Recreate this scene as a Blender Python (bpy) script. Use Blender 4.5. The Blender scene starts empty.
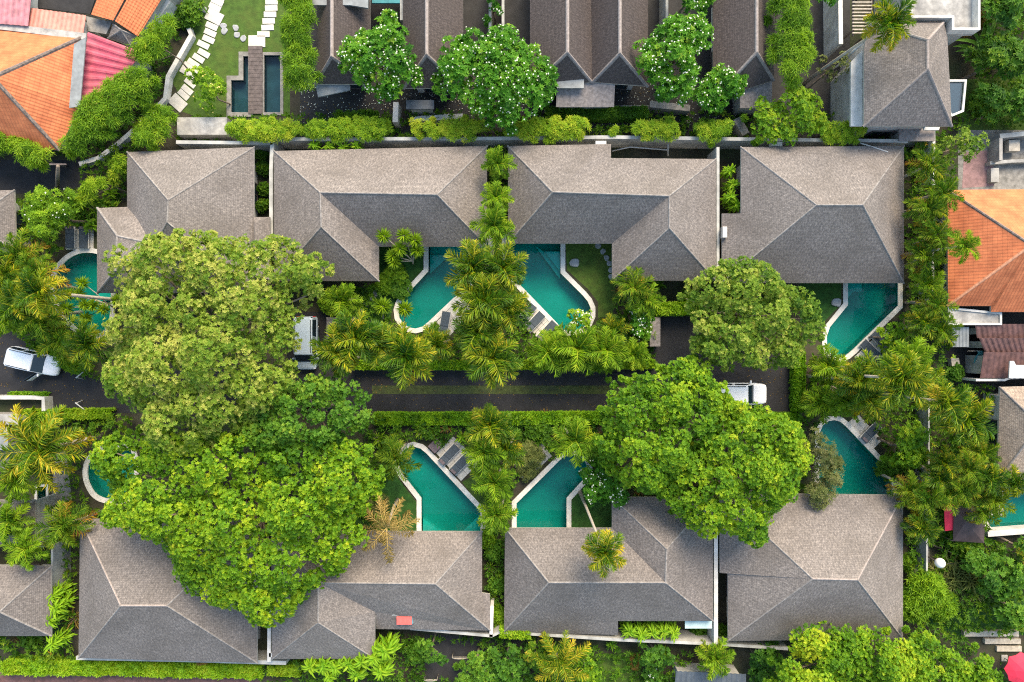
import bpy, bmesh, math, random
import numpy as np
from mathutils import Vector, Matrix
from mathutils.geometry import tessellate_polygon

R = math.radians
H, F = 56.0, 700.0            # camera height in metres, focal length in pixels
scene = bpy.context.scene
C = scene.collection

# ------------------------------------------------------------------ camera, sky, sun, exposure
cam = bpy.data.cameras.new('camera')
cam.sensor_width = 36.0
cam.lens = F / 1024 * 36
cam.clip_end = 1000
camo = bpy.data.objects.new('camera', cam)
C.objects.link(camo)
camo.location = (0, 0, H)
scene.camera = camo

SUN_EL, SUN_AZ = 46.0, 20.0   # azimuth clockwise from the top of the picture (+Y)
world = bpy.data.worlds.new('World')
scene.world = world
world.use_nodes = True
wn = world.node_tree.nodes
sky = wn.new('ShaderNodeTexSky')
sky.sky_type = 'NISHITA'
sky.sun_disc = False
sky.sun_elevation = R(SUN_EL)
sky.sun_rotation = R(SUN_AZ)
sky.dust_density = 1.5
sky.air_density = 1.6
world.node_tree.links.new(sky.outputs[0], wn['Background'].inputs[0])
wn['Background'].inputs[1].default_value = 0.076

sun = bpy.data.lights.new('sun', 'SUN')
sun.energy = 1.5
sun.angle = R(36)
sun.color = (1.0, 0.82, 0.60)
suno = bpy.data.objects.new('sun', sun)
C.objects.link(suno)
sd = Vector((math.sin(R(SUN_AZ)) * math.cos(R(SUN_EL)), math.cos(R(SUN_AZ)) * math.cos(R(SUN_EL)), math.sin(R(SUN_EL))))
suno.rotation_euler = sd.to_track_quat('Z', 'Y').to_euler()
suno.location = (20, 40, 60)

vs = scene.view_settings
vs.view_transform = 'Standard'
vs.look = 'None'
vs.exposure = 2.2
vs.gamma = 1.0
scene.cycles.pixel_filter_type = 'BLACKMAN_HARRIS'
scene.cycles.filter_width = 1.1
scene.cycles.use_denoising = False
scene.cycles.denoiser = 'OPENIMAGEDENOISE'
scene.cycles.denoising_input_passes = 'RGB_ALBEDO_NORMAL'
scene.cycles.max_bounces = 8
scene.cycles.transparent_max_bounces = 16

# ------------------------------------------------------------------ helpers
def W(px, py, z=0.0):
    k = (H - z) / F
    return Vector(((px - 512) * k, (341 - py) * k, z))

def WP(pts, z=0.0):
    return [W(p[0], p[1], z) for p in pts]

def tag(o, label=None, cat=None, group=None, kind=None):
    if label: o['label'] = label
    if cat: o['category'] = cat
    if group: o['group'] = group
    if kind: o['kind'] = kind
    return o

def link(o, parent=None):
    C.objects.link(o)
    if parent is not None:
        o.parent = parent
    return o

def thing(name, label, cat, loc=(0, 0, 0), rz=0.0, group=None):
    o = bpy.data.objects.new(name, None)
    o.empty_display_size = 0.2
    C.objects.link(o)
    o.location = loc
    o.rotation_euler = (0, 0, rz)
    return tag(o, label, cat, group)

def mk(name, verts, faces, mat, parent=None, smooth=False, mats=None, fmat=None, uv=False):
    me = bpy.data.meshes.new(name)
    me.from_pydata([tuple(v) for v in verts], [], faces)
    for m in (mats or [mat]):
        me.materials.append(m)
    if fmat:
        me.polygons.foreach_set('material_index', fmat)
    if smooth:
        me.polygons.foreach_set('use_smooth', [True] * len(me.polygons))
    if uv:
        slope_uv(me)
    me.update()
    return link(bpy.data.objects.new(name, me), parent)

def slope_uv(me):
    ul = me.uv_layers.new(name='UVMap')
    for p in me.polygons:
        n = p.normal
        u = Vector((0, 0, 1)).cross(n)
        if u.length < 1e-3:
            u = Vector((1, 0, 0))
        u.normalize()
        v = n.cross(u)
        for li in p.loop_indices:
            co = me.vertices[me.loops[li].vertex_index].co
            ul.data[li].uv = (co.dot(u) + 50, co.dot(v) + 50)

def box_geo(sx, sy, sz, c=(0, 0, 0), rz=0.0):
    v = []
    ca, sa = math.cos(rz), math.sin(rz)
    for z in (-sz / 2, sz / 2):
        for x, y in ((-sx / 2, -sy / 2), (sx / 2, -sy / 2), (sx / 2, sy / 2), (-sx / 2, sy / 2)):
            v.append((c[0] + x * ca - y * sa, c[1] + x * sa + y * ca, c[2] + z))
    f = [(3, 2, 1, 0), (4, 5, 6, 7), (0, 1, 5, 4), (1, 2, 6, 5), (2, 3, 7, 6), (3, 0, 4, 7)]
    return v, f

def box(name, s, c, mat, parent=None, rz=0.0, bevel=0.0):
    v, f = box_geo(s[0], s[1], s[2], c, rz)
    o = mk(name, v, f, mat, parent)
    if bevel:
        bev(o, bevel)
    return o

def bev(o, w, seg=2):
    bm = bmesh.new(); bm.from_mesh(o.data)
    bmesh.ops.bevel(bm, geom=list(bm.edges), offset=w, segments=seg, profile=0.6, affect='EDGES', clamp_overlap=True)
    bm.to_mesh(o.data); bm.free()
    return o

def tube_geo(pts, radii, n=7, cap=True):
    pts = [Vector(p) for p in pts]
    v, f = [], []
    for i, p in enumerate(pts):
        t = (pts[min(i + 1, len(pts) - 1)] - pts[max(i - 1, 0)])
        t = t.normalized() if t.length > 1e-6 else Vector((0, 0, 1))
        a = Vector((1, 0, 0)) if abs(t.x) < 0.8 else Vector((0, 1, 0))
        x = t.cross(a).normalized(); y = t.cross(x)
        for k in range(n):
            an = 2 * math.pi * k / n
            v.append(p + (x * math.cos(an) + y * math.sin(an)) * radii[i])
    for i in range(len(pts) - 1):
        for k in range(n):
            a = i * n + k; b = i * n + (k + 1) % n
            f.append((a, b, b + n, a + n))
    if cap:
        f.append(tuple(range(n))[::-1]); f.append(tuple(range((len(pts) - 1) * n, len(pts) * n)))
    return v, f

def tube(name, pts, radii, mat, parent=None, n=7):
    v, f = tube_geo(pts, radii, n)
    return mk(name, v, f, mat, parent, smooth=True)

def join_geo(parts):
    V, Fc = [], []
    for v, f in parts:
        o = len(V)
        V += list(v); Fc += [tuple(i + o for i in q) for q in f]
    return V, Fc

def area2(pts):
    return sum(pts[i][0] * pts[(i + 1) % len(pts)][1] - pts[(i + 1) % len(pts)][0] * pts[i][1] for i in range(len(pts))) / 2

def ccw(pts):
    return list(pts) if area2(pts) > 0 else list(pts)[::-1]

def offset_poly(pts, d):
    """positive d grows a CCW polygon"""
    n = len(pts); out = []
    for i in range(n):
        p0, p1, p2 = Vector(pts[i - 1][:2]), Vector(pts[i][:2]), Vector(pts[(i + 1) % n][:2])
        e1, e2 = (p1 - p0), (p2 - p1)
        e1 = e1.normalized() if e1.length > 1e-6 else Vector((1, 0)); e2 = e2.normalized() if e2.length > 1e-6 else e1
        n1, n2 = Vector((e1.y, -e1.x)), Vector((e2.y, -e2.x))
        m = n1 + n2
        m = m / max(m.length_squared / 2, 0.5) if m.length > 1e-3 else n1
        out.append(p1 + m * d)
    return out

def smooth_poly(pts, it=2):
    for _ in range(it):
        q = []
        for i in range(len(pts)):
            a, b = pts[i], pts[(i + 1) % len(pts)]
            q.append((a[0] * .75 + b[0] * .25, a[1] * .75 + b[1] * .25)); q.append((a[0] * .25 + b[0] * .75, a[1] * .25 + b[1] * .75))
        pts = q
    return pts

def sheet(name, pts, z, mat, parent=None, holes=(), kind='structure', drop=0.0):
    """flat polygon with holes at height z, made of world xy points"""
    loops = [[Vector((p[0], p[1], 0)) for p in ccw(pts)]] + [[Vector((p[0], p[1], 0)) for p in ccw(h)][::-1] for h in holes]
    tris = tessellate_polygon(loops)
    flat = [Vector((p.x, p.y, z)) for l in loops for p in l]
    faces = []
    for t in tris:
        a, b, c = (flat[i] for i in t)
        faces.append(t if (b - a).cross(c - a).z > 0 else t[::-1])
    if drop:
        k = len(loops[0]); off = len(flat)
        flat += [Vector((p.x, p.y, z - drop)) for p in loops[0]]
        for i in range(k):
            j = (i + 1) % k
            faces.append((i, off + i, off + j, j))
    o = mk(name, flat, faces, mat, parent)
    if kind and parent is None:
        o['kind'] = kind
    return o

def pip(P, poly):
    """points (n,2) in polygon"""
    x, y = P[:, 0], P[:, 1]
    ins = np.zeros(len(P), bool)
    n = len(poly)
    for i in range(n):
        x1, y1 = poly[i - 1][:2]; x2, y2 = poly[i][:2]
        c = ((y1 > y) != (y2 > y)) & (x < (x2 - x1) * (y - y1) / ((y2 - y1) + 1e-12) + x1)
        ins ^= c
    return ins

def edge_dist(P, poly):
    d = np.full(len(P), 1e9)
    n = len(poly)
    for i in range(n):
        a = np.array(poly[i - 1][:2], float); b = np.array(poly[i][:2], float)
        ab = b - a
        t = np.clip(((P - a) @ ab) / (ab @ ab + 1e-9), 0, 1)
        q = a + t[:, None] * ab
        d = np.minimum(d, np.hypot(*(P - q).T))
    return d

# ------------------------------------------------------------------ materials
def nmat(name):
    m = bpy.data.materials.new(name); m.use_nodes = True
    nt = m.node_tree
    return m, nt, nt.nodes, nt.links, nt.nodes['Principled BSDF']

def ramp(nodes, stops):
    r = nodes.new('ShaderNodeValToRGB')
    e = r.color_ramp.elements
    while len(e) < len(stops): e.new(0.5)
    for k, (p, c) in enumerate(stops):
        e[k].position = p; e[k].color = (*c, 1)
    return r

def plain(name, col, rough=0.7, var=0.25, scale=6.0, bump=0.15, metal=0.0, spec=0.4, stain=0.0, stain_col=(0.05, 0.05, 0.045)):
    m, nt, nd, lk, b = nmat(name)
    tc = nd.new('ShaderNodeTexCoord')
    n1 = nd.new('ShaderNodeTexNoise'); n1.inputs['Scale'].default_value = scale; n1.inputs['Detail'].default_value = 6
    lk.new(tc.outputs['Object'], n1.inputs['Vector'])
    lo = tuple(c * (1 - var) for c in col); hi = tuple(min(1, c * (1 + var)) for c in col)
    r = ramp(nd, [(0.3, lo), (0.7, hi)])
    lk.new(n1.outputs['Fac'], r.inputs['Fac'])
    out = r.outputs['Color']
    if stain:
        n2 = nd.new('ShaderNodeTexNoise'); n2.inputs['Scale'].default_value = scale * 0.23; n2.inputs['Detail'].default_value = 8
        n2.inputs['Roughness'].default_value = 0.7
        lk.new(tc.outputs['Object'], n2.inputs['Vector'])
        r2 = ramp(nd, [(0.45, (0, 0, 0)), (0.68, (stain,) * 3)])
        lk.new(n2.outputs['Fac'], r2.inputs['Fac'])
        mx = nd.new('ShaderNodeMix'); mx.data_type = 'RGBA'
        lk.new(r2.outputs['Color'], mx.inputs['Factor']); lk.new(out, mx.inputs['A']); mx.inputs['B'].default_value = (*stain_col, 1)
        out = mx.outputs['Result']
    lk.new(out, b.inputs['Base Color'])
    b.inputs['Roughness'].default_value = rough; b.inputs['Metallic'].default_value = metal
    b.inputs['Specular IOR Level'].default_value = spec
    if bump:
        bp = nd.new('ShaderNodeBump'); bp.inputs['Strength'].default_value = bump; bp.inputs['Distance'].default_value = 0.05
        n3 = nd.new('ShaderNodeTexNoise'); n3.inputs['Scale'].default_value = scale * 5; n3.inputs['Detail'].default_value = 4
        lk.new(tc.outputs['Object'], n3.inputs['Vector'])
        lk.new(n3.outputs['Fac'], bp.inputs['Height']); lk.new(bp.outputs['Normal'], b.inputs['Normal'])
    return m

def shingle(name, c1, c2, mortar, bw=0.11, rh=0.125, patch=(0.10, 0.09, 0.08), patch_amt=0.5, bump=0.35):
    """courses of small wooden shingles, laid along the slope by UV in metres"""
    m, nt, nd, lk, b = nmat(name)
    uv = nd.new('ShaderNodeUVMap'); uv.uv_map = 'UVMap'
    wob = nd.new('ShaderNodeTexNoise'); wob.inputs['Scale'].default_value = 2.2; wob.inputs['Detail'].default_value = 3
    lk.new(uv.outputs['UV'], wob.inputs['Vector'])
    vm = nd.new('ShaderNodeVectorMath'); vm.operation = 'MULTIPLY_ADD'
    lk.new(wob.outputs['Color'], vm.inputs[0]); vm.inputs[1].default_value = (0.22, 0.14, 0); lk.new(uv.outputs['UV'], vm.inputs[2])
    br = nd.new('ShaderNodeTexBrick')
    br.inputs['Scale'].default_value = 1.0
    br.inputs['Brick Width'].default_value = bw; br.inputs['Row Height'].default_value = rh
    br.inputs['Mortar Size'].default_value = 0.010; br.inputs['Mortar Smooth'].default_value = 0.3
    br.inputs['Color1'].default_value = (*c1, 1); br.inputs['Color2'].default_value = (*c2, 1); br.inputs['Mortar'].default_value = (*mortar, 1)
    br.inputs['Bias'].default_value = 0.0
    lk.new(vm.outputs[0], br.inputs['Vector'])
    # streaks running down the slope, and larger weather patches
    mp = nd.new('ShaderNodeMapping'); mp.inputs['Scale'].default_value = (8.0, 4.0, 1)
    lk.new(uv.outputs['UV'], mp.inputs['Vector'])
    st = nd.new('ShaderNodeTexNoise'); st.inputs['Scale'].default_value = 1.0; st.inputs['Detail'].default_value = 8; st.inputs['Roughness'].default_value = 0.75
    lk.new(mp.outputs[0], st.inputs['Vector'])
    rs = ramp(nd, [(0.34, (0.52, 0.52, 0.53)), (0.5, (0.95, 0.95, 0.95)), (0.66, (1.55, 1.54, 1.52))])
    lk.new(st.outputs['Fac'], rs.inputs['Fac'])
    mu = nd.new('ShaderNodeMix'); mu.data_type = 'RGBA'; mu.blend_type = 'MULTIPLY'; mu.inputs['Factor'].default_value = 0.9
    lk.new(br.outputs['Color'], mu.inputs['A']); lk.new(rs.outputs['Color'], mu.inputs['B'])
    pn = nd.new('ShaderNodeTexNoise'); pn.inputs['Scale'].default_value = 0.42; pn.inputs['Detail'].default_value = 7; pn.inputs['Roughness'].default_value = 0.65
    geo = nd.new('ShaderNodeNewGeometry')
    lk.new(geo.outputs['Position'], pn.inputs['Vector'])
    rp = ramp(nd, [(0.42, (0, 0, 0)), (0.74, (patch_amt * 1.25,) * 3)])
    lk.new(pn.outputs['Fac'], rp.inputs['Fac'])
    mx = nd.new('ShaderNodeMix'); mx.data_type = 'RGBA'
    lk.new(rp.outputs['Color'], mx.inputs['Factor']); lk.new(mu.outputs['Result'], mx.inputs['A']); mx.inputs['B'].default_value = (*patch, 1)
    # each roof has weathered to its own shade
    oi = nd.new('ShaderNodeObjectInfo')
    ro = ramp(nd, [(0.0, (0.86, 0.84, 0.83)), (0.5, (1.0, 0.98, 0.96)), (1.0, (1.08, 1.04, 1.0))])
    lk.new(oi.outputs['Random'], ro.inputs['Fac'])
    m2 = nd.new('ShaderNodeMix'); m2.data_type = 'RGBA'; m2.blend_type = 'MULTIPLY'; m2.inputs['Factor'].default_value = 1
    lk.new(mx.outputs['Result'], m2.inputs['A']); lk.new(ro.outputs['Color'], m2.inputs['B'])
    lk.new(m2.outputs['Result'], b.inputs['Base Color'])
    b.inputs['Roughness'].default_value = 0.85; b.inputs['Specular IOR Level'].default_value = 0.25
    bp = nd.new('ShaderNodeBump'); bp.inputs['Strength'].default_value = bump; bp.inputs['Distance'].default_value = 0.05
    ad = nd.new('ShaderNodeMath'); ad.operation = 'SUBTRACT'
    lk.new(st.outputs['Fac'], ad.inputs[0]); lk.new(br.outputs['Fac'], ad.inputs[1])
    lk.new(ad.outputs[0], bp.inputs['Height']); lk.new(bp.outputs['Normal'], b.inputs['Normal'])
    return m

def claytile(name, c1, c2, pitch_u=0.24, pitch_v=0.30):
    m, nt, nd, lk, b = nmat(name)
    uv = nd.new('ShaderNodeUVMap'); uv.uv_map = 'UVMap'
    br = nd.new('ShaderNodeTexBrick'); br.offset = 0.0
    br.inputs['Scale'].default_value = 1.0; br.inputs['Brick Width'].default_value = pitch_u; br.inputs['Row Height'].default_value = pitch_v
    br.inputs['Mortar Size'].default_value = 0.022; br.inputs['Mortar Smooth'].default_value = 0.6
    br.inputs['Color1'].default_value = (*c1, 1); br.inputs['Color2'].default_value = (*c2, 1)
    br.inputs['Mortar'].default_value = (c1[0] * .72, c1[1] * .68, c1[2] * .68, 1)
    lk.new(uv.outputs['UV'], br.inputs['Vector'])
    n = nd.new('ShaderNodeTexNoise'); n.inputs['Scale'].default_value = 1.1; n.inputs['Detail'].default_value = 7
    lk.new(uv.outputs['UV'], n.inputs['Vector'])
    r = ramp(nd, [(0.3, (0.72, 0.7, 0.7)), (0.7, (1.15, 1.18, 1.2))])
    lk.new(n.outputs['Fac'], r.inputs['Fac'])
    mu = nd.new('ShaderNodeMix'); mu.data_type = 'RGBA'; mu.blend_type = 'MULTIPLY'; mu.inputs['Factor'].default_value = 1
    lk.new(br.outputs['Color'], mu.inputs['A']); lk.new(r.outputs['Color'], mu.inputs['B'])
    lk.new(mu.outputs['Result'], b.inputs['Base Color'])
    b.inputs['Roughness'].default_value = 0.7; b.inputs['Specular IOR Level'].default_value = 0.3
    sx = nd.new('ShaderNodeSeparateXYZ'); lk.new(uv.outputs['UV'], sx.inputs[0])
    w = nd.new('ShaderNodeMath'); w.operation = 'MULTIPLY'; w.inputs[1].default_value = 2 * math.pi / pitch_u
    lk.new(sx.outputs['X'], w.inputs[0])
    s = nd.new('ShaderNodeMath'); s.operation = 'SINE'; lk.new(w.outputs[0], s.inputs[0])
    bp = nd.new('ShaderNodeBump'); bp.inputs['Strength'].default_value = 0.35; bp.inputs['Distance'].default_value = 0.02
    lk.new(s.outputs[0], bp.inputs['Height']); lk.new(bp.outputs['Normal'], b.inputs['Normal'])
    return m

def leafmat(name, stops, transl=0.35, rough=0.55, hue=0.03):
    m, nt, nd, lk, b = nmat(name)
    at = nd.new('ShaderNodeAttribute'); at.attribute_name = 'tint'
    oi = nd.new('ShaderNodeObjectInfo')
    ma = nd.new('ShaderNodeMath'); ma.operation = 'MULTIPLY_ADD'
    lk.new(oi.outputs['Random'], ma.inputs[0]); ma.inputs[1].default_value = hue * 4
    sub = nd.new('ShaderNodeMath'); sub.operation = 'SUBTRACT'; lk.new(at.outputs['Fac'], sub.inputs[0]); sub.inputs[1].default_value = hue * 2
    lk.new(sub.outputs[0], ma.inputs[2])
    r = ramp(nd, stops); lk.new(ma.outputs[0], r.inputs['Fac'])
    lk.new(r.outputs['Color'], b.inputs['Base Color'])
    b.inputs['Roughness'].default_value = rough; b.inputs['Specular IOR Level'].default_value = 0.22
    tr = nd.new('ShaderNodeBsdfTranslucent')
    g = nd.new('ShaderNodeMix'); g.data_type = 'RGBA'; g.blend_type = 'MULTIPLY'; g.inputs['Factor'].default_value = 1
    lk.new(r.outputs['Color'], g.inputs['A']); g.inputs['B'].default_value = (1.25, 1.25, 0.6, 1)
    lk.new(g.outputs['Result'], tr.inputs['Color'])
    mx = nd.new('ShaderNodeMixShader'); mx.inputs[0].default_value = transl
    lk.new(b.outputs[0], mx.inputs[1]); lk.new(tr.outputs[0], mx.inputs[2])
    lk.new(mx.outputs[0], nd['Material Output'].inputs['Surface'])
    return m

M = {}
M['shingle'] = shingle('shingle', (0.240, 0.219, 0.203), (0.170, 0.157, 0.149), (0.125, 0.116, 0.111))
M['shingle_old'] = shingle('shingle_old', (0.100, 0.085, 0.081), (0.070, 0.060, 0.059), (0.035, 0.031, 0.03), patch=(0.07, 0.06, 0.055))
M['shingle_pale'] = shingle('shingle_pale', (0.46, 0.38, 0.30), (0.38, 0.31, 0.245), (0.2, 0.16, 0.13))
M['ridge'] = plain('ridge', (0.225, 0.208, 0.194), 0.85, 0.35, 5, 0.3)
M['ridge_dark'] = plain('ridge_dark', (0.20, 0.18, 0.17), 0.85, 0.3, 5, 0.3)
M['ridge_pink'] = plain('ridge_pink', (0.29, 0.25, 0.228), 0.85, 0.25, 5, 0.3)
M['fascia'] = plain('fascia', (0.36, 0.34, 0.30), 0.7, 0.2, 3, 0.1)
M['orange'] = claytile('orange', (0.60, 0.19, 0.075), (0.53, 0.155, 0.06))
M['ridge_tile'] = plain('ridge_tile', (0.17, 0.135, 0.115), 0.85, 0.5, 6, 0.3)
M['ridge_orange'] = plain('ridge_orange', (0.55, 0.26, 0.15), 0.8, 0.25, 6, 0.3)
M['pink_tin'] = plain('pink_tin', (0.36, 0.05, 0.085), 0.5, 0.25, 2.5, 0.05, stain=0.25, stain_col=(0.45, 0.25, 0.25))
M['faded_pink'] = plain('faded_pink', (0.36, 0.15, 0.17), 0.6, 0.3, 2.0, 0.05, stain=0.5, stain_col=(0.2, 0.08, 0.1))
M['salmon'] = plain('salmon', (0.50, 0.20, 0.15), 0.6, 0.25, 2.0, 0.05, stain=0.55, stain_col=(0.5, 0.10, 0.08))
M['brown_tin'] = plain('brown_tin', (0.105, 0.055, 0.05), 0.75, 0.4, 3.0, 0.2, stain=0.5, stain_col=(0.14, 0.06, 0.04))
M['grey_tin'] = plain('grey_tin', (0.22, 0.24, 0.24), 0.55, 0.25, 2.0, 0.1, stain=0.5, stain_col=(0.10, 0.10, 0.10))
M['slate_tin'] = plain('slate_tin', (0.075, 0.09, 0.105), 0.5, 0.2, 2.0, 0.05)
M['white'] = plain('white', (0.58, 0.57, 0.53), 0.75, 0.18, 1.6, 0.1, stain=0.55, stain_col=(0.22, 0.21, 0.18))
M['coping'] = plain('coping', (0.66, 0.64, 0.58), 0.7, 0.15, 2.2, 0.15, stain=0.35, stain_col=(0.30, 0.27, 0.21))
M['render'] = plain('render', (0.38, 0.38, 0.35), 0.85, 0.25, 1.4, 0.15, stain=0.55, stain_col=(0.10, 0.105, 0.09))
M['stonewall'] = plain('stonewall', (0.22, 0.21, 0.19), 0.9, 0.35, 2.6, 0.5, stain=0.5, stain_col=(0.05, 0.055, 0.04))
M['concrete'] = plain('concrete', (0.36, 0.35, 0.32), 0.9, 0.3, 1.8, 0.2, stain=0.9, stain_col=(0.11, 0.11, 0.11))
M['paver'] = plain('paver', (0.52, 0.50, 0.45), 0.8, 0.15, 3.0, 0.15, stain=0.3, stain_col=(0.28, 0.27, 0.22))
M['stepstone'] = plain('stepstone', (0.30, 0.31, 0.31), 0.85, 0.2, 4.0, 0.4)
M['asphalt'] = plain('asphalt', (0.020, 0.020, 0.022), 0.85, 0.3, 1.1, 0.3, stain=0.4, stain_col=(0.036, 0.034, 0.034))
M['court'] = plain('court', (0.022, 0.021, 0.021), 0.8, 0.35, 1.6, 0.4, stain=0.5, stain_col=(0.02, 0.022, 0.02))
M['soil'] = plain('soil', (0.045, 0.04, 0.025), 0.95, 0.5, 0.9, 0.6, stain=0.8, stain_col=(0.022, 0.045, 0.010))
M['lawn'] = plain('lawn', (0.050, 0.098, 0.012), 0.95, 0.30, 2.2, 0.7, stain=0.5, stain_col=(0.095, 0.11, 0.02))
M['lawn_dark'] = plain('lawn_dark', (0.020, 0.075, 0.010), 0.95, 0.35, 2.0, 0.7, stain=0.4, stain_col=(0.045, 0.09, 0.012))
M['moss'] = plain('moss', (0.052, 0.07, 0.018), 0.95, 0.4, 3.0, 0.6, stain=0.6, stain_col=(0.04, 0.042, 0.03))
M['bark'] = plain('bark', (0.17, 0.135, 0.10), 0.95, 0.35, 5.0, 0.6)
M['palmbark'] = plain('palmbark', (0.36, 0.32, 0.26), 0.9, 0.25, 6.0, 0.5)
M['crownshaft'] = plain('crownshaft', (0.20, 0.27, 0.07), 0.5, 0.2, 3.0, 0.1)
M['wood'] = plain('wood', (0.105, 0.085, 0.078), 0.8, 0.35, 4.0, 0.3)
M['wood_pale'] = plain('wood_pale', (0.40, 0.36, 0.29), 0.85, 0.25, 4.0, 0.3)
M['carpaint'] = plain('carpaint', (0.86, 0.86, 0.85), 0.4, 0.02, 1.0, 0.0, spec=0.5)
M['bluepaint'] = plain('bluepaint', (0.42, 0.50, 0.56), 0.25, 0.02, 1.0, 0.0, spec=0.5)
M['carglass'] = plain('carglass', (0.012, 0.025, 0.035), 0.08, 0.02, 1.0, 0.0, spec=0.6)
M['blackplastic'] = plain('blackplastic', (0.02, 0.02, 0.022), 0.55, 0.1, 4, 0.05)
M['rim'] = plain('rim', (0.45, 0.45, 0.46), 0.3, 0.05, 4, 0.0, metal=0.9)
M['lamp_red'] = plain('lamp_red', (0.4, 0.02, 0.02), 0.2, 0.05, 4, 0.0)
M['lamp_clear'] = plain('lamp_clear', (0.6, 0.62, 0.65), 0.1, 0.05, 4, 0.0)
M['cushion'] = plain('cushion', (0.055, 0.072, 0.088), 0.9, 0.2, 5.0, 0.2)
M['brown_mat'] = plain('brown_mat', (0.13, 0.105, 0.115), 0.9, 0.2, 5.0, 0.2)
M['winglass'] = plain('winglass', (0.02, 0.035, 0.045), 0.05, 0.05, 1.0, 0.0, spec=0.8)
M['red'] = plain('red', (0.62, 0.025, 0.06), 0.7, 0.12, 1.5, 0.05)
M['redtin'] = plain('redtin', (0.52, 0.12, 0.10), 0.6, 0.2, 3.0, 0.05)
M['bluetin'] = plain('bluetin', (0.22, 0.42, 0.50), 0.6, 0.2, 3.0, 0.05)
M['tent'] = plain('tent', (0.07, 0.05, 0.05), 0.85, 0.2, 2.0, 0.1)
M['teal'] = plain('teal', (0.05, 0.22, 0.24), 0.8, 0.2, 3.0, 0.1)
M['pale_panel'] = plain('pale_panel', (0.42, 0.55, 0.53), 0.35, 0.15, 1.5, 0.0)
M['petal'] = plain('petal', (0.62, 0.64, 0.52), 0.6, 0.08, 4.0, 0.0)
M['petal_yellow'] = plain('petal_yellow', (0.70, 0.55, 0.15), 0.6, 0.1, 4.0, 0.0)
M['globe'] = plain('globe', (0.78, 0.76, 0.73), 0.5, 0.04, 2.0, 0.0)
M['pinkpave'] = plain('pinkpave', (0.27, 0.165, 0.16), 0.9, 0.25, 3.0, 0.2, stain=0.5, stain_col=(0.12, 0.08, 0.075))
M['pooltile'] = plain('pooltile', (0.045, 0.30, 0.27), 0.6, 0.10, 0.7, 0.0)
M['poolstep'] = plain('poolstep', (0.18, 0.52, 0.50), 0.6, 0.08, 0.7, 0.0)
M['pondtile'] = plain('pondtile', (0.05, 0.105, 0.12), 0.7, 0.25, 1.2, 0.1)

def watermat(name, tint):
    m, nt, nd, lk, b = nmat(name)
    nd.remove(b)
    tr = nd.new('ShaderNodeBsdfTransparent'); tr.inputs['Color'].default_value = (*tint, 1)
    gl = nd.new('ShaderNodeBsdfGlossy'); gl.inputs['Roughness'].default_value = 0.03
    fr = nd.new('ShaderNodeFresnel'); fr.inputs['IOR'].default_value = 1.33
    n = nd.new('ShaderNodeTexNoise'); n.inputs['Scale'].default_value = 2.2; n.inputs['Detail'].default_value = 3
    g = nd.new('ShaderNodeNewGeometry'); lk.new(g.outputs['Position'], n.inputs['Vector'])
    bp = nd.new('ShaderNodeBump'); bp.inputs['Strength'].default_value = 0.25; bp.inputs['Distance'].default_value = 0.06
    lk.new(n.outputs['Fac'], bp.inputs['Height']); lk.new(bp.outputs['Normal'], gl.inputs['Normal']); lk.new(bp.outputs['Normal'], fr.inputs['Normal'])
    mx = nd.new('ShaderNodeMixShader'); lk.new(fr.outputs[0], mx.inputs[0]); lk.new(tr.outputs[0], mx.inputs[1]); lk.new(gl.outputs[0], mx.inputs[2])
    lk.new(mx.outputs[0], nd['Material Output'].inputs['Surface'])
    return m
M['water'] = watermat('water', (0.27, 0.87, 0.80))
M['pondwater'] = watermat('pondwater', (0.55, 0.75, 0.78))

def glassmat(name, tint):
    m, nt, nd, lk, b = nmat(name)
    nd.remove(b)
    tr = nd.new('ShaderNodeBsdfTransparent'); tr.inputs['Color'].default_value = (*tint, 1)
    gl = nd.new('ShaderNodeBsdfGlossy'); gl.inputs['Roughness'].default_value = 0.1
    mx = nd.new('ShaderNodeMixShader'); mx.inputs[0].default_value = 0.12
    lk.new(tr.outputs[0], mx.inputs[1]); lk.new(gl.outputs[0], mx.inputs[2]); lk.new(mx.outputs[0], nd['Material Output'].inputs['Surface'])
    return m
M['canopy_glass'] = glassmat('canopy_glass', (0.55, 0.75, 0.74))

# leaf colours: tint 0 dark .. 1 yellow
M['lf_lime'] = leafmat('lf_lime', [(0.0, (0.030, 0.105, 0.004)), (0.4, (0.105, 0.245, 0.006)), (0.75, (0.24, 0.38, 0.010)), (1.0, (0.42, 0.48, 0.02))])
M['lf_olive'] = leafmat('lf_olive', [(0.0, (0.035, 0.10, 0.008)), (0.4, (0.100, 0.205, 0.014)), (0.75, (0.22, 0.32, 0.028)), (1.0, (0.42, 0.44, 0.09))])
M['lf_mid'] = leafmat('lf_mid', [(0.0, (0.025, 0.09, 0.008)), (0.4, (0.07, 0.19, 0.012)), (0.75, (0.15, 0.29, 0.02)), (1.0, (0.28, 0.36, 0.03))])
M['lf_frangi'] = leafmat('lf_frangi', [(0.0, (0.022, 0.10, 0.006)), (0.45, (0.065, 0.22, 0.010)), (0.8, (0.13, 0.31, 0.014)), (1.0, (0.25, 0.36, 0.03))])
M['lf_bamboo'] = leafmat('lf_bamboo', [(0.0, (0.055, 0.15, 0.006)), (0.4, (0.15, 0.30, 0.010)), (0.75, (0.27, 0.42, 0.014)), (1.0, (0.42, 0.48, 0.03))])
M['lf_hedge'] = leafmat('lf_hedge', [(0.0, (0.05, 0.16, 0.005)), (0.4, (0.13, 0.31, 0.008)), (0.75, (0.26, 0.43, 0.012)), (1.0, (0.40, 0.48, 0.03))])
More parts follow.
